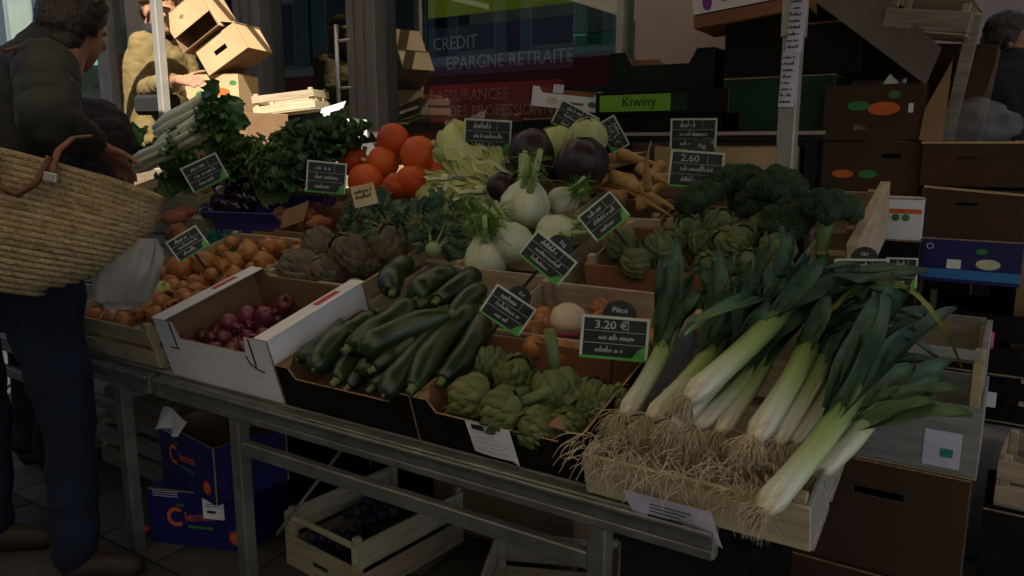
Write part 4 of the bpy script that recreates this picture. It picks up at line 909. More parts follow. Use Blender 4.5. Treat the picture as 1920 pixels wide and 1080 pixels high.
# --- pumpkins
def pumpkin(p, r, ax, label, stem=True):
    t = thing('pumpkin', label, 'pumpkin', aimz(p, ax, random.random()*6), 'orange pumpkins')
    def fn(d): return (1+.012*cos(10*atan2(d.y, d.x))*(1-d.z*d.z))*(1-.05*abs(d.z)**3)+(.10*max(0, d.z)**5)
    MB().ball((0, 0, 0), (r, r, r*.94), 26, 16, fn).build('body', 'pumpkin', t)
    MB().tube([(0, 0, r*.98), (.003, 0, r*1.12), (.010, .0, r*1.24)], [r*.16, r*.13, r*.17], 8).build('stem', 'pumpkin_stem', t)
    MB().lathe([(r*.10, 0), (r*.06, -.005)], 8, TR((0, 0, -r*.935))).build('blossom_scar', 'kale_dark', t)
    return t
for (u, v), b, r, ax, lab in [((738, 264), 1.30, .067, (-.9, -.2, -.15), 'topmost orange pumpkin of the pile with its stem to the left'), ((786, 292), 1.30, .075, (.9, .0, .5), 'large orange pumpkin at the right with a pale stem pointing up right'),
        ((720, 304), 1.24, .065, (-.8, -.6, .1), 'orange pumpkin under the topmost one'), ((662, 304), 1.25, .062, (.3, .6, .6), 'orange pumpkin at the left of the pile with a dark scar'),
        ((688, 343), 1.15, .075, (.2, .8, .6), 'pale orange pumpkin at the front left behind the small cream card'), ((772, 342), 1.18, .062, (0, .7, .6), 'low orange pumpkin in the middle of the front'),
        ((825, 322), 1.32, .055, (.6, .3, .5), 'orange pumpkin half hidden by the Chinese cabbage'), ((742, 350), 1.14, .05, (0, .6, .7), 'small bright orange pumpkin low between its neighbours')]:
    pumpkin(PB(u, v, b-.06), r*1.06, ax, lab)
# --- leafy things
def leaf_mesh(name, L, W, ruf, freq, cup=.3, nu=13, nv=9, seed=0, base=.25):
    def fn(s_, t_):
        x = (t_-.5)*2; w_ = W*(base+(1-base)*sin(pi*min(1, s_*.92+.04))**.7)*(1 if s_ < .93 else .75)
        e = abs(x)**1.6; z = ruf*e*sin(freq*s_*2*pi+x*2.5+seed)+ruf*.6*max(0, s_-.6)*sin(x*freq*2.2+seed)
        return (x*w_+ruf*.35*e*cos(freq*s_*6+seed), s_*L, z+cup*W*x*x-.25*L*s_*s_*cup)
    return MB().sheet(fn, nu, nv).mesh(name)
def bunch(name, label, cat, p, leaves, n, R, M0=None, cone=1.2, m='kale', up=(0, 0, 1), core=None, grp=None, s0=.8, stalk=None):
    t = thing(name, label, cat, aimz(p, up, random.random()*6), grp)
    if core: MB().ball((0, 0, R*.3), (core, core, core*1.1), 14, 9, lambda d: 1+.1*nz(d, 3)).build('core', m, t)
    if stalk: MB().tube([(0, 0, -.05), (0, 0, .06)], [.02, .025], 9).build('stalk', stalk, t)
    for i in range(n):
        f = (i+.5)/n; th = cone*sqrt(f); ang = i*2.39996
        M = rot(z=ang) @ rot(th-pi/2+pi/2*0) if False else rot(z=ang) @ rot(pi/2-th)
        put(leaves[i % len(leaves)], 'leaf', m, t, M @ TR((0, R*.12, 0)) @ rot(random.uniform(-.25, .25), random.uniform(-.5, .5)) @ Matrix.Scale(random.uniform(s0, 1.15), 4))
    return t
KL = [leaf_mesh('leaf', .135, .040, .019, 6.5, .3, 30, 13, i*1.3) for i in range(4)]
KD = [leaf_mesh('leaf', .15, .062, .014, 4.0, .5, 24, 13, i*1.3+.4) for i in range(3)]
for u, v, b, n, lab in [(455, 292, 1.14, 46, 'curly kale bunch at the left of the green pile'), (540, 290, 1.16, 50, 'curly kale bunch in the middle of the green pile'), (525, 318, 1.10, 40, 'curly kale bunch hanging at the front of the pile'),
                        (428, 296, 1.16, 30, 'small curly kale bunch behind the tilted price sign')]:
    bunch('curly_kale', lab, 'kale', PB(u, v+14, b), KL, n, .11, cone=1.9, m='kale', up=(0, -.45, .9), stalk='broc_stem', grp='kale bunches')
for u, v, b, n, lab in [(640, 272, 1.20, 34, 'dark savoy cabbage standing beside the pumpkins'), (570, 322, 1.05, 20, 'open dark savoy leaves behind the price sign in the middle'), (590, 275, 1.22, 26, 'dark savoy cabbage at the back behind the kale')]:
    bunch('savoy_cabbage', lab, 'cabbage', PB(u, v+10, b), KD, n, .10, cone=1.5, m='kale_dark', up=(-.05, -.5, .85), core=.05, grp='savoy cabbages')
# celery / chard heads: stalks + leaves
CL = [leaf_mesh('leaf', .13, .045, .014, 3, .3, 11, 7, i) for i in range(2)]
def celery(p0, p1, label, n=7, R=.030, lf=9):
    p0 = V(p0); p1 = V(p1); L = (p1-p0).length
    t = thing('celery_head', label, 'celery', aim(p0, p1-p0, (0, -.3, 1)), 'pale stalk heads at the back left')
    for i in range(n):
        a = 2*pi*i/n; r0 = R*.62; s1 = 1.5
        x, z = cos(a)*r0, sin(a)*r0
        MB().tube([(x*.8, 0, z*.8), (x*1.15, L*.25, z*1.1), (x*1.1, L*.6, z*1.1), (x*s1, L, z*s1)], [R*.45, R*.55, R*.42, R*.26], 9, sq=(1, .7), up=(x, 0, z)).build('stalk', 'celery', t)
    for i in range(lf):
        a = 2*pi*i/lf; put(CL[i % 2], 'leaf', 'chard_leaf', t, TR((cos(a)*.03, L*(.92+.12*(i % 3)*.5), sin(a)*.03)) @ rot(sin(a)*.5-.25, 0, -cos(a)*.5) @ rot(y=a) @ Matrix.Scale(random.uniform(.6, 1.0), 4))
    return t
celery(PB(302, 246, 1.02), PB(392, 196, 1.06), 'topmost pale celery head pointing up right', 8, .050)
celery(PB(300, 284, .96), PB(380, 236, 1.0), 'celery head lying under the topmost one', 8, .048)
celery(PB(250, 312, .90), PB(325, 274, .95), 'lowest celery head beside the customer hand', 7, .042)
bunch('chard_bunch', 'dark green chard leaves at the far left behind the customer hand', 'chard', PB(255, 290, 1.0), CL, 16, .10, cone=1.5, m='chard_leaf', up=(0, -.6, .8))
bunch('chard_bunch', 'green celery leaves hanging below the pale stalks', 'chard', PB(345, 335, .98), CL, 14, .06, cone=1.6, m='chard_leaf', up=(.3, -.6, .7))
bunch('chard_bunch', 'green leaf tops of the celery against the kale', 'chard', PB(412, 236, 1.12), CL, 14, .05, cone=1.9, m='kale', up=(.6, -.5, .3))
# kohlrabi and its leaves
HL = [leaf_mesh('leaf', .085, .020, .009, 3.2, .3, 12, 7, i) for i in range(4)]
def kohl(u, v, c, label, d, n=9):
    t = thing('kohlrabi', label, 'kohlrabi', aimz(RK(u, v, c), d, random.random()*6, .72), 'kohlrabi with leaves')
    MB().ball((0, 0, 0), (.036, .036, .032), 16, 10, lambda q: 1+.05*nz(q, 3)).build('bulb', 'kohlrabi', t)
    for i in range(n):
        a = i*2.4; r_ = .02
        o = MB().tube([(cos(a)*r_, sin(a)*r_, .02), (cos(a)*.035, sin(a)*.035, .07), (cos(a)*.06, sin(a)*.06, .12)], [.0045, .0035, .003], 6).build('leaf_stalk', 'kohlrabi', t)
        [put(HL[(i+j) % 4], 'leaf', 'kohl_leaf', o, rot(z=a-pi/2+random.uniform(-.5, .5)) @ TR((0, .045+.008*j, .085+.015*j)) @ rot(.9-random.random()*1.4, random.uniform(-.9, .9)) @ Matrix.Scale(random.uniform(.7, 1.2), 4)) for j in range(3)]
    return t
kohl(812, 468, .17, 'pale green kohlrabi bulb at the front beside the fennel crate', (-.3, .8, .5), 7)
for u, v, c, d, lab in [(685, 440, .13, (-.6, -.8, .5), 'kohlrabi leaves at the left under the cream card'), (740, 440, .13, (0, -.8, .6), 'kohlrabi leaves in the middle of the blue-green heap'), (795, 432, .13, (.3, -.8, .5), 'kohlrabi leaves at the right below the Chinese cabbage'), (715, 415, .14, (-.2, -.6, .8), 'kohlrabi leaves at the back in front of the pumpkins'), (845, 425, .13, (.3, -.8, .5), 'kohlrabi leaves reaching toward the fennel')]: kohl(u, v, c, lab, d, 12)
# Chinese cabbage
NP = [leaf_mesh('leaf', .24, .062, .010, 3, .75, 14, 9, i, .55) for i in range(3)]
def napa(p, y, label, s_=1, n=11):
    t = thing('chinese_cabbage', label, 'cabbage', aim(p, y, (0, -.4, 1), s_), 'chinese cabbages')
    for i in range(n):
        a = i*2.4; rr = .012+.030*(i/n)
        put(NP[i % 3], 'leaf', 'napa' if i % 3 else 'napa_edge', t, rot(y=a) @ TR((0, .01*i*.3, -rr)) @ rot(.10*i/n-.06) @ Matrix.Scale(.86+.2*i/n, 4))
        if i >= n-7: MB().tube([(0, 0, -rr-.002), (0, .10, -rr-.008), (0, .17, -rr-.004)], [.016, .011, .003], 8, sq=(.35, 1)).build('midrib', 'fennel', t, True, rot(y=a))
    MB().ball((0, .11, 0), (.042, .12, .042), 12, 8).build('core', 'napa', t)
    return t
napa(PB(945, 352, 1.22), PB(855, 290, 1.30)-PB(945, 352, 1.22), 'large Chinese cabbage on top, leafy end up left', 1.32, 14)
napa(PB(920, 372, 1.12), PB(800, 378, 1.14)-PB(920, 372, 1.12), 'pale Chinese cabbage lying in front, below the large one', 1.2)
napa(PB(850, 345, 1.16), PB(755, 352, 1.16)-PB(850, 345, 1.16), 'pale Chinese cabbage at the left next to the pumpkins', 1.0)
napa(PB(945, 320, 1.32), PB(890, 275, 1.38)-PB(945, 320, 1.32), 'pale Chinese cabbage at the back under the black price sign', 1.1)
# round cabbages
def cab_leaf(R, ph):
    def fn(s_, t_):
        al = (s_-.12)*1.95; be = (t_-.5)*2.5*(.55+.45*sin(pi*min(1, s_+.15))); k = R*(1.0+.05*s_+.012*sin(t_*17+ph)+.012*sin(s_*9+t_*5+ph)+.03*abs(t_-.5))
        return (k*sin(be)*cos(al-.4), -k*cos(be)*cos(al-.4), k*sin(al-.4))
    return MB().sheet(fn, 12, 12).mesh('leaf')
def cabbage(p, R, label, m, up):
    t = thing('round_cabbage', label, 'cabbage', aimz(p, up, random.random()*6), 'round cabbages')
    MB().ball((0, 0, 0), R*.985, 20, 14, lambda d: 1+.03*nz(d, 2.5)).build('head', m, t)
    for i in range(5): put(cab_leaf(R*(1.0+.01*i), i*1.7), 'leaf', m, t, rot(random.uniform(-.2, .2), 0, i*1.2566+random.uniform(-.2, .2)))
    return t
cabbage(PB(998, 288, 1.36), .088, 'dark red cabbage at the left with pale veins', 'cab_red', (-.2, -.3, .9))
cabbage(PB(1092, 308, 1.30), .090, 'glossy dark red cabbage at the right in front', 'cab_red', (.1, -.3, .9))
cabbage(PB(1043, 275, 1.44), .076, 'pale green cabbage behind the red ones at the left', 'cab_green', (0, -.3, 1))
cabbage(PB(1102, 260, 1.44), .072, 'pale green cabbage behind the red ones at the right', 'cab_green', (.2, -.3, 1))
cabbage(PB(940, 352, 1.05), .05, 'small dark red cabbage behind the fennel stalks', 'cab_red', (.2, -.3, 1))
# fennel
def fennel(p, up, label, s_=1, stalks=5, fr_=150):
    t = thing('fennel_bulb', label, 'fennel', aimz(p, up, random.random()*.6, s_), 'fennel bulbs')
    for k, (sx, r) in enumerate([(0, .040), (.012, .037), (-.012, .037), (.022, .032), (-.022, .032)]):
        pr = [(.016, -.040), (.036, -.032), (.049, -.010), (.048, .012), (.036, .034), (.020, .048), (.014, .056)]
        MB().lathe([(a*r/.040, z*(1-.05*k)) for a, z in pr], 16, TR((sx, 0, 0)) @ rot(0, sx*9) @ Matrix.Diagonal((.85, 1.0-.06*k, 1, 1)), fn=lambda a, z: 1+.02*sin(a*9)).build('scale', 'fennel', t)
    for k in range(stalks):
        x = (k-(stalks-1)/2)*.0125; L = .025+.03*random.random()
        o = MB().tube([(x*1.2, .010*(k % 2), .030), (x*2.2, .014*(k % 2), .06), (x*3.4, .018*(k % 2), .06+L)], [.0085, .0062, .0050], 10).build('stalk', 'fennel_stalk', t)
        m_ = MB(); rd = random.Random(k)
        for j in range(fr_//stalks):
            b = V((x*2.6, .008, .055+L*rd.random())); d = V((rd.gauss(0, 1), rd.gauss(-.3, .8), rd.gauss(.2, .6))).normalized(); l_2 = rd.uniform(.02, .055)
            m_.tube([b, b+d*l_2*.5, b+d*l_2+V((0, 0, -.006))], [.0012, .001, .0006], 3, False)
        fo = m_.build('frond', 'frond', o); fo['kind'] = 'stuff'
    return t
fennel(RK(985, 388, .20), (.15, .1, 1), 'big white fennel bulb on top with cut stalks standing up', 1.75, 6, 90)
fennel(RK(960, 458, .155), (-.5, -.2, .8), 'fennel bulb below the big one in the middle of the crate', 1.4, 4)
fennel(RK(912, 488, .115), (-.25, -.1, 1), 'fennel bulb at the left front of the crate with feathery leaves', 1.45, 5, 300)
fennel(RK(1055, 380, .15), (.7, .1, .6), 'fennel bulb at the right behind the tilted price sign', 1.2, 4, 300)
fennel(RK(1040, 440, .15), (1, -.2, .15), 'fennel lying sideways with ribbed stalks behind the big price sign', 1.35, 5, 60)
fennel(RK(900, 425, .12), (-.5, -.3, .8), 'leafy fennel at the back left of the crate', 1.0, 5, 600)
# parsnips
def parsnip(p0, p1, r, label):
    p0 = V(p0); p1 = V(p1); L = (p1-p0).length
    t = thing('parsnip', label, 'parsnip', aim(p0, p1-p0, (0, 0, 1)), 'parsnips in the wooden crate')
    bd = random.uniform(-.012, .012); k = 11; pts = [(bd*sin(3*i/(k-1)), L*i/(k-1), .0) for i in range(k)]
    rr = [r*(1-(i/(k-1))**.8*.93)*(1+.05*sin(i*2.1)) for i in range(k)]; rr[0] = r*.78
    MB().tube([(0, -.004, 0)]+pts, [r*.45]+rr, 12).build('root', 'parsnip', t)
    MB().lathe([(r*.34, -.002), (r*.26, -.009), (r*.05, -.010)], 9, rot(-pi/2) @ Matrix.Diagonal((1, 1, -1, 1)) @ TR((0, 0, .0))).build('crown_scar', 'root', t)
    return t
PS = [((1085, 345), .19, (1180, 325), .20, .027, 'thick parsnip at the left front with its crown facing left'), ((1110, 318), .2, (1200, 300), .2, .02, 'parsnip behind the thick left one'), ((1150, 330), .2, (1280, 400), .17, .021, 'long parsnip pointing down right over the crate edge'),
      ((1180, 350), .17, (1260, 405), .15, .018, 'slim parsnip below the long one'), ((1215, 355), .22, (1222, 265), .40, .013, 'slender parsnip standing upright above the others'), ((1165, 290), .24, (1255, 315), .22, .02, 'parsnip at the top left of the heap'),
      ((1200, 315), .22, (1270, 350), .19, .018, 'parsnip in the middle of the heap'), ((1240, 310), .22, (1190, 355), .2, .018, 'parsnip crossing the middle from the right'), ((1100, 370), .15, (1060, 385), .15, .014, 'thin parsnip at the lower left near the fennel'),
      ((1195, 385), .15, (1260, 375), .16, .019, 'short parsnip at the front by the crate rim'), ((1170, 370), .16, (1120, 350), .17, .018, 'parsnip under the thick left one'), ((1225, 335), .2, (1290, 330), .2, .017, 'parsnip at the right near the price sign'),
      ((1140, 300), .22, (1210, 285), .24, .019, 'parsnip at the back of the heap'), ((1180, 335), .19, (1240, 385), .17, .017, 'parsnip parallel to the long one'), ((1250, 345), .18, (1190, 375), .17, .016, 'parsnip tucked under the price sign'), ((1130, 335), .17, (1190, 365), .17, .016, 'small parsnip in the gap at the left')]
for (u0, v0), c0, (u1, v1), c1_, r, lab in PS: parsnip(RK(u0, v0, c0), RK(u1, v1, c1_), r*1.45, lab)
# broccoli
FLM = [MB().ball((0, 0, 0), .033, 22, 15, lambda d, i=i: (1+.12*nz(d, 5, i)+.10*nz(d, 11, i+3)+.05*nz(d, 24, i))*(1 if d.z > -.3 else .75)).mesh('floret') for i in range(3)]
def broccoli(p, up, label, s_=1, n=14):
    t = thing('broccoli_head', label, 'broccoli', aimz(p, up, random.random()*6, s_), 'broccoli heads')
    MB().tube([(0, 0, -.10), (0, 0, -.05), (0, 0, .0)], [.017, .017, .024], 10).build('stalk', 'broc_stem', t)
    for i in range(n):
        f = (i+.3)/n; th = 1.35*sqrt(f); a = i*2.39996; d = V((sin(th)*cos(a), sin(th)*sin(a), cos(th)*.75)); q = d*.058
        MB().tube([(0, 0, -.02), q*.5+V((0, 0, -.012)), q], [.012, .010, .012], 6, False).build('branch', 'broc_stem', t)
        put(FLM[i % 3], 'floret', 'broccoli', t, aimz(q, d, random.random()*6, random.uniform(.75, 1.05)))
    return t
for u, v, c, up, s_, lab in [(1372, 350, .20, (0, -.3, 1), 1.0, 'broccoli head at the back left beside the price sign'), (1315, 382, .19, (-.3, -.4, .9), .95, 'broccoli head at the left corner of its crate'), (1460, 362, .21, (.1, -.3, 1), 1.1, 'big broccoli head in the middle in front of the post'),
        (1552, 402, .22, (.1, .0, 1), 1.0, 'broccoli head standing at the right with its pale stalk showing'), (1478, 418, .17, (.1, -.7, .8), .95, 'broccoli head lying in front, below the middle one'), (1420, 385, .17, (-.1, -.6, .8), .9, 'broccoli head in the gap left of the middle one'), (1400, 345, .19, (0, 0, 1), .85, 'broccoli head at the back of the crate')]:
    broccoli(RK(u, v, c), up, lab, s_)
# aubergines
def aub(p0, p1, r, label):
    p0 = V(p0); p1 = V(p1); L = (p1-p0).length; t = thing('aubergine', label, 'aubergine', aim(p0, p1-p0), 'aubergines in the violet box')
    k = 9; MB().tube([(0, L*i/(k-1), 0) for i in range(k)], [r*x for x in (.3, .62, .75, .82, .9, 1, 1.0, .8, .3)], 14).build('body', 'aubergine', t)
    MB().tube([(0, -.03, .004), (0, -.006, 0), (0, .012, 0), (0, .03, 0)], [.006, .008, r*.62, r*.74], 9, False).build('calyx', 'calyx', t)
    return t
for (u0, v0), (u1, v1), c, lab in [((478, 338), (430, 352), .19, 'aubergine at the back of the violet box'), ((455, 350), (480, 378), .18, 'glossy aubergine at the right of the violet box'), ((405, 352), (455, 372), .17, 'aubergine in the middle with its green cap to the left'), ((385, 368), (425, 385), .16, 'aubergine at the left under the tilted price sign'),
        ((405, 385), (455, 390), .14, 'aubergine at the front left of the violet box'), ((500, 350), (470, 360), .15, 'aubergine in the back corner of the violet box'), ((430, 395), (480, 388), .12, 'aubergine low at the front of the violet box'), ((370, 385), (400, 400), .14, 'aubergine at the far left corner of the violet box')]:
    aub(RK(u0, v0, c), RK(u1, v1, c-.01), .036, lab)
# sweet potatoes
def sweet(p, y, L, r, label, g='sweet potatoes'):
    m_ = MB(); k = 9; m_.tube([(.006*sin(i*1.3), L*(i/(k-1)-.5), .004*cos(i*1.7)) for i in range(k)], [r*max(.12, sin(pi*(i+.35)/(k-.3))**.7)*(1+.08*sin(i*2.3)) for i in range(k)], 10)
    return tag(m_.build('sweet_potato', 'sweet', None, True, aim(p, y)), label, 'sweet potato', g)
for u, v, c, y, L, r, lab in [(545, 412, .12, (1, .3, 0), .13, .030, 'sweet potato in front under the torn cardboard flap'), (580, 405, .13, (.6, -.5, 0), .13, .028, 'sweet potato in the middle of the brown box'), (600, 418, .12, (.2, 1, 0), .12, .03, 'sweet potato at the right of the brown box'), (560, 425, .09, (.9, .2, 0), .12, .03, 'sweet potato low at the front of the brown box'), (530, 400, .12, (.3, .8, .1), .12, .028, 'sweet potato at the left of the brown box'), (592, 392, .10, (1, .4, 0), .12, .026, 'sweet potato at the back of the brown box'),
        (326, 408, .16, (.3, .9, .1), .11, .032, 'reddish sweet potato beside the tip of the straw basket'), (345, 398, .16, (.9, .4, 0), .12, .026, 'reddish sweet potato behind the basket tip, pointing right'), (322, 362, .16, (.2, .5, .8), .08, .02, 'small sweet potato standing in front of the wooden panel'), (335, 438, .14, (.8, .3, .1), .10, .042, 'large pale pink root between basket and tilted price sign')]:
    sweet(RK(u, v, c), y, L, r, lab, None)
# turnip and onions in the second row crate
tn = thing('turnip', 'large white turnip with a purple base among the onions', 'turnip', aimz(RK(1065, 603, .125), (.1, -.1, 1)))
MB().lathe([(.006, .045), (.022, .043), (.040, .030), (.047, .008), (.045, -.012)], 20).build('top', 'turnip', tn)
MB().lathe([(.0451, -.012), (.036, -.030), (.016, -.043), (.004, -.055)], 20).build('base', 'turnip_purple', tn)
GO = 'onions around the turnip'
for u, v, c, s_, lab in [(1000, 625, .10, .95, 'bright orange onion left of the turnip, upper of two'), (1002, 652, .09, .9, 'bright orange onion left of the turnip, lower of two'), (1030, 612, .09, .8, 'yellowish onion behind the orange ones beside the turnip'), (1062, 660, .085, .95, 'onion in front of the turnip'), (1035, 648, .08, .85, 'reddish onion between turnip and orange onions'), (1090, 668, .08, .8, 'onion at the left edge of the lettered price sign'), (1228, 640, .10, 1.0, 'pale onion at the right end beside the leeks')]:
    onion(RK(u, v, c), s_, lab, g=GO)
for i in range(22): onion(RW(-1.08+random.random()*.34, .36+random.random()*.24, .05+random.random()*.03), random.uniform(.8, 1), 'onion lying low in the shade behind the artichoke tray', g='shaded onions behind the artichoke tray')

op = tag(MB().ball((0, 0, 0), (.022, .018, .010), 12, 8, lambda d: 1+.2*nz(d, 2)).build('orange_peel', 'orange_print', None, True, TR(ZP(272, 992, .024))), 'small piece of orange peel on the ground beside the blue boxes', 'peel')
# ------------------------------------------------------------ price signs
def scrib(m_, x0, z0, w_, h_, seed, y):
    """chalk handwriting: looping strokes"""
    rd = random.Random(seed); n = int(w_/.0045); last = None; ph = 0
    for i in range(n):
        x = x0+i*.0045; big = h_*(1.5 if rd.random() < .16 else .75); gap = rd.random() < .10
        pts = [(x, z0), (x+.0022, z0+big*rd.uniform(.7, 1)), (x+.0040, z0+h_*rd.uniform(0, .25))]
        if gap: continue
        for (ax, az), (bx, bz) in zip(pts, pts[1:]):
            d = V((bx-ax, 0, bz-az)); q = V((-d.z, 0, d.x)).normalized()*.0010
            m_.add([V((ax, y, az))-q, V((bx, y, bz))-q, V((bx, y, bz))+q, V((ax, y, az))+q], [(0, 1, 2, 3)])
def sign(u, v, D, wpx, hpx, roll, label, price=None, tab=None, turn=0., lean=0., words=2, seed=0, green=True, foot=.06, small=False, edge=True, name='price_sign'):
    p = PD(u, v, D); w_ = wpx*D/FPX; h_ = hpx*D/FPX
    n = (CAM-p); n.z = 0; n.normalize(); n = Matrix.Rotation(turn, 3, 'Z') @ n
    n = (n+V((0, 0, lean))).normalized()
    x = V((0, 0, 1)).cross(n).normalized(); z = n.cross(x)
    M = TR(p) @ Matrix((x, -n, z)).transposed().to_4x4() @ rot(y=radians(roll))
    t = thing(name, label, 'price sign', M, 'chalkboard price signs' if not small else None)
    hw, hh = w_/2, h_/2
    if small:
        MB().box(-hw, hw, 0, .0015, -hh, hh).build('card', 'cream', t, False)
        m_ = MB(); scrib(m_, -hw*.8, hh*.25, w_*.75, h_*.18, 5, -.0008); scrib(m_, -hw*.8, -hh*.25, w_*.75, h_*.18, 6, -.0008); k = m_.build('handwriting', 'ink', t, False); k['kind'] = 'stuff'
        return t
    MB().box(-hw, hw, 0, .003, -hh, hh, .0005).build('board', 'board', t, False)
    e = .028*w_+.0009
    if edge:
        for a, b, c, d in [(-hw-.001, hw+.001, hh-e, hh+.001), (-hw-.001, hw+.001, -hh-.001, -hh+e), (-hw-.001, -hw+e, -hh+e, hh-e), (hw-e, hw+.001, -hh+e, hh-e)]:
            MB().box(a, b, -.0012, -.0002, c, d).build('border', 'sign_green' if (c < -hh*.5 and d < 0) else 'sign_edge', t, False)
    for z in (hh*.30, -hh*.28): MB().box(-hw*.9, hw*.9, -.0011, -.0001, z-.0006, z+.0006).build('rule', 'chalk', t, False)
    MB().box(hw*.38, hw*.38+.0013, -.0011, -.0001, hh*.30, hh*.88).build('rule', 'chalk', t, False)
    if green: MB().prism([(hw*.55, -hh+e), (hw-e, -hh+e), (hw-e, -hh*.30), (hw*.75, -hh*.45)], -.0013, -.0002, (0, 0, 0)).build('corner_patch', 'sign_green', t, False)
    if price: text(price, h_*.27, 'chalk', t, TR((-hw*.62, -.0007, hh*.42)) @ rot(pi/2), 'price', 1.1, .0003, bold=.0004)
    m_ = MB()
    if not price: scrib(m_, -hw*.6, hh*.45, w_*.42, h_*.16, seed+1, -.0010)
    scrib(m_, -hw*.6, -hh*.10, w_*.62, h_*.13, seed+2, -.0010); scrib(m_, -hw*.55, -hh*.70, w_*.42, h_*.13, seed+3, -.0010)
    k = m_.build('handwriting', 'chalk', t, False); k['kind'] = 'stuff'
    if tab:
        r = w_*.26; o = MB().prism([(hw*.1+r*cos(pi*i/12), hh+.001+r*sin(pi*i/12)*.95) for i in range(13)], .0005, .0025, (0, 0, 0)).build('round_tab', 'board', t, False)
        text(tab, r*.42, 'chalk', o, TR((hw*.1, -.0004, hh+r*.28)) @ rot(pi/2), 'unit', 1, .0003, bold=.0004, align='CENTER')
    MB().box(-.004, .004, .003, .006, -hh-foot, 0).build('stake', 'frame_dark', t, False)
    return t
def dep(p): return (p-CAM).dot(FW)
sign(384, 324, 3.02, 70, 50, -25, 'tilted price sign above the aubergines at the left', seed=1, turn=.1)
sign(612, 333, 2.75, 72, 58, 6, 'upright price sign between the kale and the pumpkins', seed=2)
sign(352, 457, 2.42, 62, 44, -30, 'price sign half sunk in the yellow onions', seed=3, lean=.3)
sign(683, 366, 2.62, 44, 40, -12, 'small cream card with handwriting in front of the pumpkins', small=True, name='price_card')
sign(914, 256, 3.0, 88, 62, 3, 'price sign standing behind the Chinese cabbage', seed=5)
sign(1078, 226, 3.05, 78, 48, 27, 'price sign tilted right behind the pale cabbages', seed=6, edge=True)
sign(1150, 252, 2.95, 62, 36, 60, 'steeply tilted price sign beside the pale cabbages', seed=7)
sign(1300, 252, 2.72, 84, 58, 0, 'price sign upright at the back behind the parsnips', seed=8, turn=.0)
sign(1305, 318, 2.50, 98, 68, 4, 'price sign reading 2.60 beside the broccoli', '2.60', '1kg', seed=9, lean=.15)
sign(1132, 406, 2.18, 78, 60, -40, 'price sign tilted left between fennel and parsnips', seed=10, lean=.2)
sign(1027, 484, 1.96, 96, 58, 39, 'large tilted price sign with a round tab leaning on the fennel', None, '1kg', seed=11, lean=.1)
sign(952, 582, 1.88, 88, 62, 34, 'tilted price sign with a round tab between zucchini and onions', None, '1kg', seed=12, lean=.05)
sign(1152, 634, 1.66, 125, 80, 3, 'price sign reading 3.20 standing over the onions and turnip', '3.20 \u20ac', 'Pi\u00e8ce', seed=13, lean=.1)
sign(1615, 512, 1.78, 92, 52, -3, 'price sign with a round kilo tab half hidden by leek leaves', None, '1kg', seed=14, lean=.1)
sign(1690, 512, 1.92, 52, 56, -2, 'narrow price sign at the right behind the leek leaves', seed=15, lean=.1)
# notice taped to the post
nt_ = thing('paper_notice', 'long handwritten paper strips taped to the right post', 'notice', TR((POLE_R.x, POLE_R.y-.034, 1.42)) @ rot(y=radians(2)))
for k, (z0, z1, dx) in enumerate([(0, .16, -.003), (.155, .33, .004)]):
    o = MB().sheet(lambda s_, t_: (dx-.022+s_*.046+.006*(t_ if k else 0), -.0035*k-.004*sin(pi*s_)*(.5+.5*sin(t_*6)), z0+t_*(z1-z0)), 5, 9).build('strip', 'paper', nt_)
    m_ = MB()
    for j in range(8): scrib(m_, dx-.017, z0+.012+j*.018, .034, .008, j+k*9, -.0075-.0035*k)
    h_ = m_.build('handwriting', 'ink', nt_, False); h_['kind'] = 'stuff'
# ------------------------------------------------------------ vendor's cartons in the sunlight
def place(u, v, y, rx=0, ry=0, rz=0): return TR(YP(u, v, y)) @ rot(z=rz) @ rot(y=ry) @ rot(x=rx)
lc = carton('sunlit brown carton with green and orange print, lower of the two by the vendor', place(352, 222, 2.56, rz=radians(24)), .30, .22, .22, 'card_pale', 'card_pale', top='closed')
oval(lc, .09, .12, .035, .02, 'green_print'); oval(lc, .20, .135, .05, .02, 'orange_print'); oval(lc, .27, .18, .02, .012, 'green_print'); stick(lc, .085, .095, .08, .11, 'green_print')
wood_crate('wooden crate stack base under the sunlit cartons', TR((-3.95, 2.5, .645)), .80, .24, .30)
carton('brown carton under the stacked sunlit cartons', TR((-3.80, 2.52, .96)), .60, .26, .50, 'card', top='closed')
uc = carton('tipped open carton held by the vendor with a hand hole in its side', place(392, 142, 2.60, ry=radians(-30), rz=radians(20)), .27, .24, .145, 'card_pale', 'card_in', hole=(.09, .17, .06, .085))
u2 = carton('upturned open carton on top of the one the vendor holds', uc.matrix_basis @ TR((-.045, -.035, .155)) @ rot(y=radians(-2)), .25, .22, .20, 'card_pale', 'card_in', front=[(0, .085), (.25, .085), (.25, .2), (0, .2)], top='closed')
oval(u2, .10, .15, .014, .008, 'card_red')
MB().prism([(0, 0), (.24, 0), (.24, .11), (0, .11)], 0, .005, (0, 0, 0), TR((.276, 0, .145)) @ rot(z=pi/2) @ rot(radians(-55))).build('open_flap', 'card_pale', uc, False)
wood_crate('sunlit empty wooden crate behind the kale', place(476, 218, 2.72, rz=radians(25)) @ rot(0, radians(-6)), .34, .22, .10)
carton('brown carton under the sunlit wooden crate', TR((-3.30, 2.87, PAV)), .46, .22, .80, 'card', top='closed')
wf = thing('white_flap_box', 'white carton with a raised flap in the sun behind the kale', 'box', place(588, 258, 2.76, rz=radians(10)))
MB().box(0, .20, .02, .18, 0, .09, .002).build('body', 'white_card', wf, False)
MB().prism([(0, 0), (.13, .03), (.17, .12), (.03, .085)], 0, .004, (0, 0, 0), TR((.0, .02, .06)) @ rot(radians(-12))).build('flap', 'white_card', wf, False)
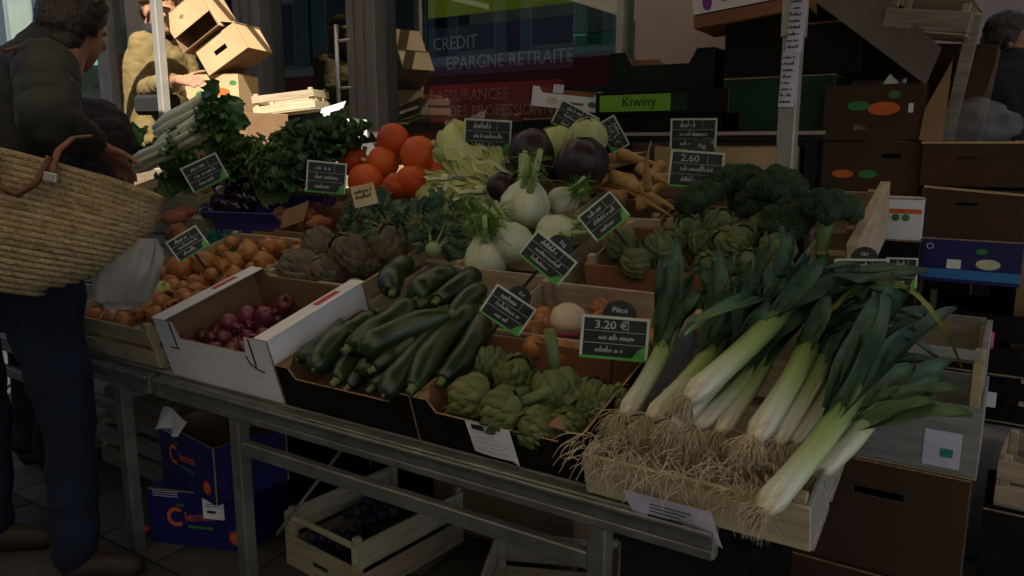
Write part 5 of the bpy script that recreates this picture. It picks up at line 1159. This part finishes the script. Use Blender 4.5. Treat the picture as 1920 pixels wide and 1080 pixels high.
carton('brown carton under the white flap box behind the kale', TR((-2.80, 2.88, PAV)), .46, .24, .78, 'card', top='closed')
ws = thing('wood_panel', 'plain pale plywood panel behind the basket tip', 'panel', TR(RK(280, 372, .05)) @ RROT)
MB().box(-.1, .22, 0, .01, 0, .17, .002).build('board', 'wood', ws, False)
# ------------------------------------------------------------ straw basket
bk = thing('straw_basket', 'big woven straw basket with brown leather handles held by the customer', 'basket', Matrix())
BC = PD(28, 292, 1.98); BX = (RT*.975+UP*-.20).normalized(); BYv = (FW-BX*FW.dot(BX)).normalized(); BZ = BX.cross(BYv)
bk.matrix_basis = TR(BC) @ Matrix((BX, BYv, BZ)).transposed().to_4x4()
NB = 23
for k in range(NB):
    t = k/(NB-1); A = .335*max(0, 1-t**2.6)**.62+.05; Bw = .125*(1-.45*t**2.6); z = -.335*t+.05*0; m_ = MB(); n = 56; ring = []
    for j in range(n+1):
        a = 2*pi*j/n; ca, sa = cos(a), sin(a); e = 2/2.4
        x = A*(abs(ca)**1.0)*(1 if ca > 0 else -1); y = Bw*(abs(sa)**e)*(1 if sa > 0 else -1)
        ring.append(V((x, y, z-.035*(abs(x)/.385)**2*(1-t)*(-1 if x < 0 else 1.0)+.02*t*(x/.3)**2)))
    m_.tube(ring, .0088, 8, False, sq=(1, .62), up=(0, 0, 1)); m_.build('straw_braid', 'straw', bk)
m_ = MB(); m_.ball((0, 0, -.335), (.385*.38, .125*.55, .014), 20, 8); m_.build('base', 'straw', bk)
for s_ in (-1,):
    y = -.128
    MB().tube([(.045, y-.012, -.005), (.052, y-.020, -.04), (.075, y-.022, -.085), (.125, y-.022, -.095), (.158, y-.018, -.06), (.168, y-.012, -.02), (.172, y-.008, .01)], .0085, 8).build('handle', 'leather', bk)
MB().tube([(.19, -.142, -.045), (.185, -.138, -.01), (.18, -.12, .03), (.172, -.06, .07), (.16, .03, .09)], .0095, 8, sq=(1, .5)).build('strap', 'leather', bk)
for x in (.190,): MB().box(x-.016, x+.016, -.152, -.138, -.050, -.028, .002).build('buckle', 'steel', bk, False)
# plastic carrier bag
pb = tag(MB().sheet(lambda s_, t_: (0, 0, 0), 2, 2).build('carrier_bag', 'bag_film'), 'thin whitish plastic bag hanging beside the straw basket over the onions', 'plastic bag')
o0 = PD(232, 520, 2.0); m_ = MB()
def bagf(s_, t_):
    a = s_*2*pi; w_ = (.020+.058*sin(pi*min(1, .12+.72*t_))**.8)*(1 if t_ < .92 else .75); z = .10-t_*.185
    r = 1+.16*nz((cos(a)*2, sin(a)*2, t_*2.2), 1.3, 3)+.10*abs(nz((cos(a)*5, sin(a)*5, t_*2), 1, 8))+.07*sin(a*9+t_*3+3*nz((cos(a), sin(a), t_*2), 1, 1))*(1.1-t_)
    return RT*(cos(a)*w_*r+.045*(1-t_)-.02*t_)+FW*(sin(a)*w_*.6*r)+V((0, 0, z))
m_.sheet(bagf, 81, 30); me = m_.mesh('carrier_bag'); me.materials.append(MATS['bag_film']); pb.data = me; pb.matrix_basis = TR(o0)
# ------------------------------------------------------------ people
def remesh(name, mb, m, parent, vox=.012, smooth=6, fn=None, Mi=None):
    me = mb.mesh(name); ob = bpy.data.objects.new(name, me); S.collection.objects.link(ob)
    r = ob.modifiers.new('r', 'REMESH'); r.mode = 'VOXEL'; r.voxel_size = vox
    if smooth: q = ob.modifiers.new('s', 'SMOOTH'); q.factor = .5; q.iterations = smooth
    bpy.context.view_layer.update()
    m2 = bpy.data.meshes.new_from_object(ob.evaluated_get(bpy.context.evaluated_depsgraph_get())); bpy.data.objects.remove(ob)
    if fn:
        m2.update()
        cs = [v_.co + v_.normal*fn(v_.co) for v_ in m2.vertices]
        for v_, c in zip(m2.vertices, cs): v_.co = c
    m2.polygons.foreach_set('use_smooth', [True]*len(m2.polygons)); m2.materials.clear()
    return put(m2, name, m, parent, Mi)
def head(mb, c, f, up, s_=1., hair=False):
    """head volume: skull, jaw, nose, ears; f = way it faces"""
    f = V(f).normalized(); up = V(up); up = (up-f*up.dot(f)).normalized(); r = f.cross(up); R3 = Matrix((r, f, up)).transposed()
    def E(x, y, z, a, b, d): mb.ball(V(c)+R3 @ V((x, y, z))*s_, (a*s_, b*s_, d*s_), 16, 10, M=R3)
    E(0, -.012, .035, .076, .094, .085); E(0, .025, -.03, .060, .066, .075); E(0, .045, -.075, .038, .04, .032)
    E(0, .090, -.020, .013, .020, .022); E(0, .080, .0, .010, .015, .03); E(0, .074, -.052, .025, .016, .010); E(0, .07, .022, .055, .022, .012)
    for q in (-1, 1): E(q*.075, -.008, -.008, .007, .016, .026); E(q*.04, .06, -.02, .022, .022, .018)
    mb.capsule(V(c)+R3 @ V((0, -.02, -.05))*s_, .055*s_, V(c)+R3 @ V((0, -.045, -.16))*s_, .058*s_)
    return R3
def hand(mb, w_, d, palm, curl=.5, s_=1., thumb=1):
    """palm with five fingers from wrist w_ along d; palm = way the palm faces"""
    d = V(d).normalized(); palm = V(palm); palm = (palm-d*palm.dot(d)).normalized(); x = d.cross(palm)*thumb; w_ = V(w_)
    for q in (-.022, -.007, .008, .023): mb.capsule(w_+x*q*.6*s_, .017*s_, w_+(d*.085+x*q*1.25)*s_, .0125*s_, 8)
    for q, L in ((-.030, .062), (-.010, .078), (.011, .084), (.031, .074)):
        p = w_+(d*.088+x*q)*s_; dd = d.copy(); r_ = .0088*s_
        for j in range(3):
            dd = (dd+palm*curl*(.35+.25*j)).normalized(); n = p+dd*L*s_*(.45, .32, .25)[j]; mb.capsule(p, r_, n, r_*.9, 8); p = n; r_ *= .9
    p = w_+(d*.030+x*.028)*s_; dd = (d*.65+x*.75).normalized(); r_ = .011*s_
    for j in range(3): n = p+dd*.032*s_; mb.capsule(p, r_, n, r_*.9, 8); p = n; r_ *= .9; dd = (dd+palm*curl*.4+d*.25).normalized()
def person(label, J, face, hup, mats, facing, hs=1., hands=(), folds=.010, hat=None, bulk=1.):
    base = V((J['hipC'].x, J['hipC'].y, min(J['ankR'].z, J['ankL'].z)-.08))
    t = thing('person', label, 'person', TR(base)); sk, top, bot, shoe, hr_ = mats
    off = TR(-base)
    def cap(mb, a, ra, b, rb, sq=None, up=None): mb.capsule(J[a]-base, ra, J[b]-base, rb, 14, sq, up)
    sd = (J['shR']-J['shL']).normalized()
    bd = MB()
    for s_ in 'RL':
        cap(bd, 'sh'+s_, .048, 'el'+s_, .038); cap(bd, 'el'+s_, .038, 'wr'+s_, .027); cap(bd, 'hip'+s_, .075, 'kn'+s_, .052); cap(bd, 'kn'+s_, .05, 'ank'+s_, .036)
        bd.capsule(J['ank'+s_]-base+V((0, 0, -.03)), .028, J['toe'+s_]-base, .020)
    bd.capsule(J['hipC']-base, .12, J['chest']-base, .13, 14, (1.25, .8), sd); bd.capsule(J['shR']-base, .06, J['shL']-base, .06); bd.capsule(J['chest']-base, .10, J['neck']-base, .055)
    R3 = head(bd, J['head']-base, face, hup, hs)
    for w_, d, pl, cu, th in hands: hand(bd, V(w_)-base, d, pl, cu, 1., th)
    body = remesh('body', bd, sk, t, .0065, 3)
    # jacket
    jk = MB()
    jk.capsule(J['hipC']-base+V((0, 0, .02)), .165, J['chest']-base, .172, 16, (1.22, .86), sd); jk.capsule(J['chest']-base, .15, J['neck']-base+V((0, 0, -.005)), .082, 16, (1.12, .95), sd)
    jk.capsule(J['shR']-base, .082, J['shL']-base, .082, 14)
    for s_ in 'RL':
        cap(jk, 'sh'+s_, .084*bulk, 'el'+s_, .072*bulk); e_ = J['el'+s_]; wv = J['wr'+s_]; jk.capsule(e_-base, .072*bulk, e_.lerp(wv, .80)-base, .05*bulk)
    fo = lambda c: folds*(.2-.75*max(0, 1-abs(nz((c.x+.3*c.z, c.y, c.z*1.5), 9, 1))*5)+.4*nz(c, 16, 2)+.25*nz(c, 34, 5))
    remesh('jacket', jk, top, t, .011, 4, fo)
    tr_ = MB(); tr_.capsule(J['hipL']-base, .125, J['hipR']-base, .125)
    for s_ in 'RL': cap(tr_, 'hip'+s_, .11, 'kn'+s_, .074); cap(tr_, 'kn'+s_, .073, 'ank'+s_, .066)
    remesh('trousers', tr_, bot, t, .012, 4, lambda c: .006*(sin(c.z*34+6*nz(c, 4))*.6+nz(c, 9)))
    for s_ in 'RL':
        f = MB(); f.capsule(J['ank'+s_]-base+V((0, 0, -.045)), .050, J['toe'+s_]-base, .040); remesh('shoe', f, shoe, t, .008, 3)
    # hair
    c = J['head']-base; h2 = MB()
    def E(x, y, z, a, b, d): h2.ball(c+R3 @ V((x, y, z))*hs, (a*hs, b*hs, d*hs), 18, 12, M=R3)
    if hat is None:
        E(0, -.022, .052, .083, .095, .080); E(0, -.055, -.005, .076, .056, .082); E(0, -.05, -.07, .058, .045, .045); E(0, .045, .085, .06, .04, .035)
        for q in (-1, 1): E(q*.066, -.03, .02, .020, .05, .055)
        remesh('hair', h2, hr_, t, .006, 2, lambda p: .004*nz(p, 30, 3)+.004*nz(p, 80, 1))
    else: hat(t, c, R3, hs, hr_)
    return t, base, R3
def up_(p, dz): return V((p.x, p.y, p.z+dz))
# customer at the left, seen from behind, leaning over the crates
J = dict(hipR=PD(72, 545, 2.24), hipL=PD(-85, 548, 2.42), hipC=PD(-8, 500, 2.33), chest=PD(35, 190, 2.36), neck=PD(98, 78, 2.40), shR=PD(86, 130, 2.20), shL=PD(10, 150, 2.55),
         elR=PD(92, 232, 2.02), wrR=PD(178, 268, 2.26), elL=PD(10, 330, 2.75), wrL=PD(130, 330, 2.80), head=PD(140, 52, 2.44))
J['hipC'] = (J['hipR']+J['hipL'])/2+V((0, 0, .06))
for s_, u in (('R', 80), ('L', -60)):
    J['kn'+s_] = up_(J['hip'+s_], -.42)+V((.05, .02, 0)); J['ank'+s_] = V((J['kn'+s_].x+.02, J['kn'+s_].y-.03, .10)); J['toe'+s_] = V((J['ank'+s_].x+.12, J['ank'+s_].y+.10, .045))
hd = PD(232, 312, 2.36)-J['wrR']
cu, cbase, cR = person('man in a dark jacket and blue jeans leaning over the crates at the left', J, (-.52, .80, -.36), (-.1, .25, .95), ('skin_dim', 'cloth_jacket', 'jeans', 'shoe', 'hair'), None, 1.12,
    [(J['wrR'], hd, (0, .2, -1), .55, -1), (J['wrL'], V((.6, .5, -.4)), (0, 0, -1), .5, 1)], .006, None, 1.06)
m_ = MB(); q = [PD(10, 95, 2.12)-cbase, PD(60, 80, 2.20)-cbase, PD(100, 110, 2.14)-cbase, PD(128, 150, 2.10)-cbase, PD(146, 210, 2.08)-cbase]; m_.tube(q, .012, 8, sq=(.4, 1)); m_.build('shoulder_strap', 'leather', cu)
# second person bending behind him
B0 = PD(175, 235, 3.1)
J = dict(hipC=V((B0.x-.10, B0.y-.25, .82)), chest=PD(170, 262, 3.1), neck=PD(120, 210, 3.1), shR=PD(205, 262, 2.98), shL=PD(130, 240, 3.2), elR=PD(205, 400, 2.95), wrR=PD(250, 440, 2.95), elL=PD(120, 380, 3.2), wrL=PD(160, 430, 3.15), head=PD(105, 175, 3.12))
for s_, dx in (('R', .09), ('L', -.09)):
    J['hip'+s_] = J['hipC']+V((dx, 0, -.04)); J['kn'+s_] = up_(J['hip'+s_], -.38); J['ank'+s_] = V((J['kn'+s_].x, J['kn'+s_].y-.04, .10)); J['toe'+s_] = V((J['ank'+s_].x+.04, J['ank'+s_].y+.14, .045))
person('person in a dark maroon coat bent over behind the man with the basket', J, (-.5, .8, -.3), (0, 0, 1), ('skin', 'maroon', 'black_cloth', 'shoe', 'hair'), None, 1., [(J['wrR'], (.3, .3, -.8), (0, 1, 0), .4, 1), (J['wrL'], (.3, .3, -.8), (0, 1, 0), .4, 1)], .008)
# vendor
def VP(u, v, y=2.72): return YP(u, v, y)
J = dict(hipC=VP(300, 268), chest=VP(296, 128), neck=VP(294, 66), shR=VP(270, 86, 2.62), shL=VP(334, 88, 2.86), elR=VP(272, 170, 2.60), wrR=VP(338, 150, 2.46), elL=VP(360, 170, 2.90), wrL=VP(400, 140, 2.75), head=VP(299, 24))
for s_, dx in (('R', -.09), ('L', .09)):
    J['hip'+s_] = J['hipC']+V((dx, .02, -.04)); J['kn'+s_] = up_(J['hip'+s_], -.40); J['ank'+s_] = V((J['kn'+s_].x, J['kn'+s_].y, PAV+.09)); J['toe'+s_] = V((J['ank'+s_].x+.08, J['ank'+s_].y-.12, PAV+.045))
def beanie(t, c, R3, hs, m):
    cb = lambda x, y, z: c+R3 @ V((x, y, z))*hs
    a = MB(); a.lathe([(.098, -.022), (.102, .0), (.098, .022)], 22, TR(cb(0, -.014, .060)) @ R3.to_4x4() @ rot(radians(10))); o = a.build('brim', 'knit_mustard', t)
    a = MB(); a.lathe([(.098, .022), (.096, .045), (.090, .062)], 22, TR(cb(0, -.014, .060)) @ R3.to_4x4() @ rot(radians(10))); a.build('band', 'knit_navy', t)
    a = MB(); a.lathe([(.090, .062), (.070, .09), (.035, .108), (.005, .113)], 22, TR(cb(0, -.014, .060)) @ R3.to_4x4() @ rot(radians(10))); a.build('crown', 'knit_mustard', t)
    a = MB(); a.ball(cb(0, -.06, .0), (.07, .05, .06), 14, 9, M=R3); a.build('hair', 'hair', t)
    for q in (-1, 1):
        a = MB(); a.ball(cb(q*.03, .082, .004), (.011, .006, .006), 10, 7, M=R3); a.build('eye', 'ink', t)
        a = MB(); a.capsule(cb(q*.017, .088, .024), .0045, cb(q*.05, .080, .026), .004, 8); a.build('eyebrow', 'hair', t)
    a = MB(); a.capsule(cb(-.02, .086, -.053), .0045, cb(.02, .086, -.053), .0045, 8); a.build('lips', 'red_print', t)
ve, vb_, vR = person('market vendor in an olive jacket and striped knitted hat lifting a carton in the sun', J, (.96, .12, -.12), (0, 0, 1), ('skin', 'olive', 'olive', 'shoe', 'hair'), None, 1.12,
    [(J['wrR'], VP(392, 152, 2.44)-J['wrR'], (.1, .5, -.6), .35, 1), (J['wrL'], (.7, -.3, -.1), (.3, -.8, -.2), .3, 1)], .006, beanie)
sc_ = MB(); n0 = J['neck']-vb_; sc_.lathe([(.085, -.03), (.10, 0), (.095, .035), (.075, .055)], 18, TR(n0), fn=lambda a, z: 1+.06*sin(a*5+z*60)); sc_.build('scarf', 'black_cloth', ve)
pc_ = MB(); q = VP(298, 196, 2.50)-vb_; pc_.box(-.13, .13, -.045, .02, -.055, .05, .02, M=TR(q) @ rot(z=.35)); pc_.build('money_pouch', 'black_cloth', ve, False)
# person at the right edge
def XP(u, v, y=3.75): return YP(u, v, y)
J = dict(hipC=V((.02, 3.0, 1.0)), chest=XP(1905, 190), neck=XP(1900, 118), shR=XP(1872, 152, 3.7), shL=XP(1950, 150, 3.85), elR=XP(1866, 235, 3.65), wrR=XP(1905, 265, 3.6), elL=XP(1975, 240, 3.85), wrL=XP(1960, 280, 3.7), head=XP(1893, 80))
J['hipC'] = V((J['chest'].x, J['chest'].y, 1.0))
for s_, dx in (('R', -.08), ('L', .08)):
    J['hip'+s_] = J['hipC']+V((dx, 0, -.03)); J['kn'+s_] = up_(J['hip'+s_], -.30); J['ank'+s_] = V((J['kn'+s_].x, J['kn'+s_].y, PAV+.09)); J['toe'+s_] = V((J['ank'+s_].x+.04, J['ank'+s_].y-.12, PAV+.045))
person('dark haired person in a black coat at the far right edge', J, (.8, .15, -.12), (0, 0, 1), ('skin_dim', 'coat_black', 'black_cloth', 'shoe', 'hair'), None, .92, [(J['wrR'], (.5, -.5, -.3), (0, 0, -1), .5, 1), (J['wrL'], (-.3, -.6, -.3), (0, 0, -1), .5, -1)], .006)
bpy.context.view_layer.update()
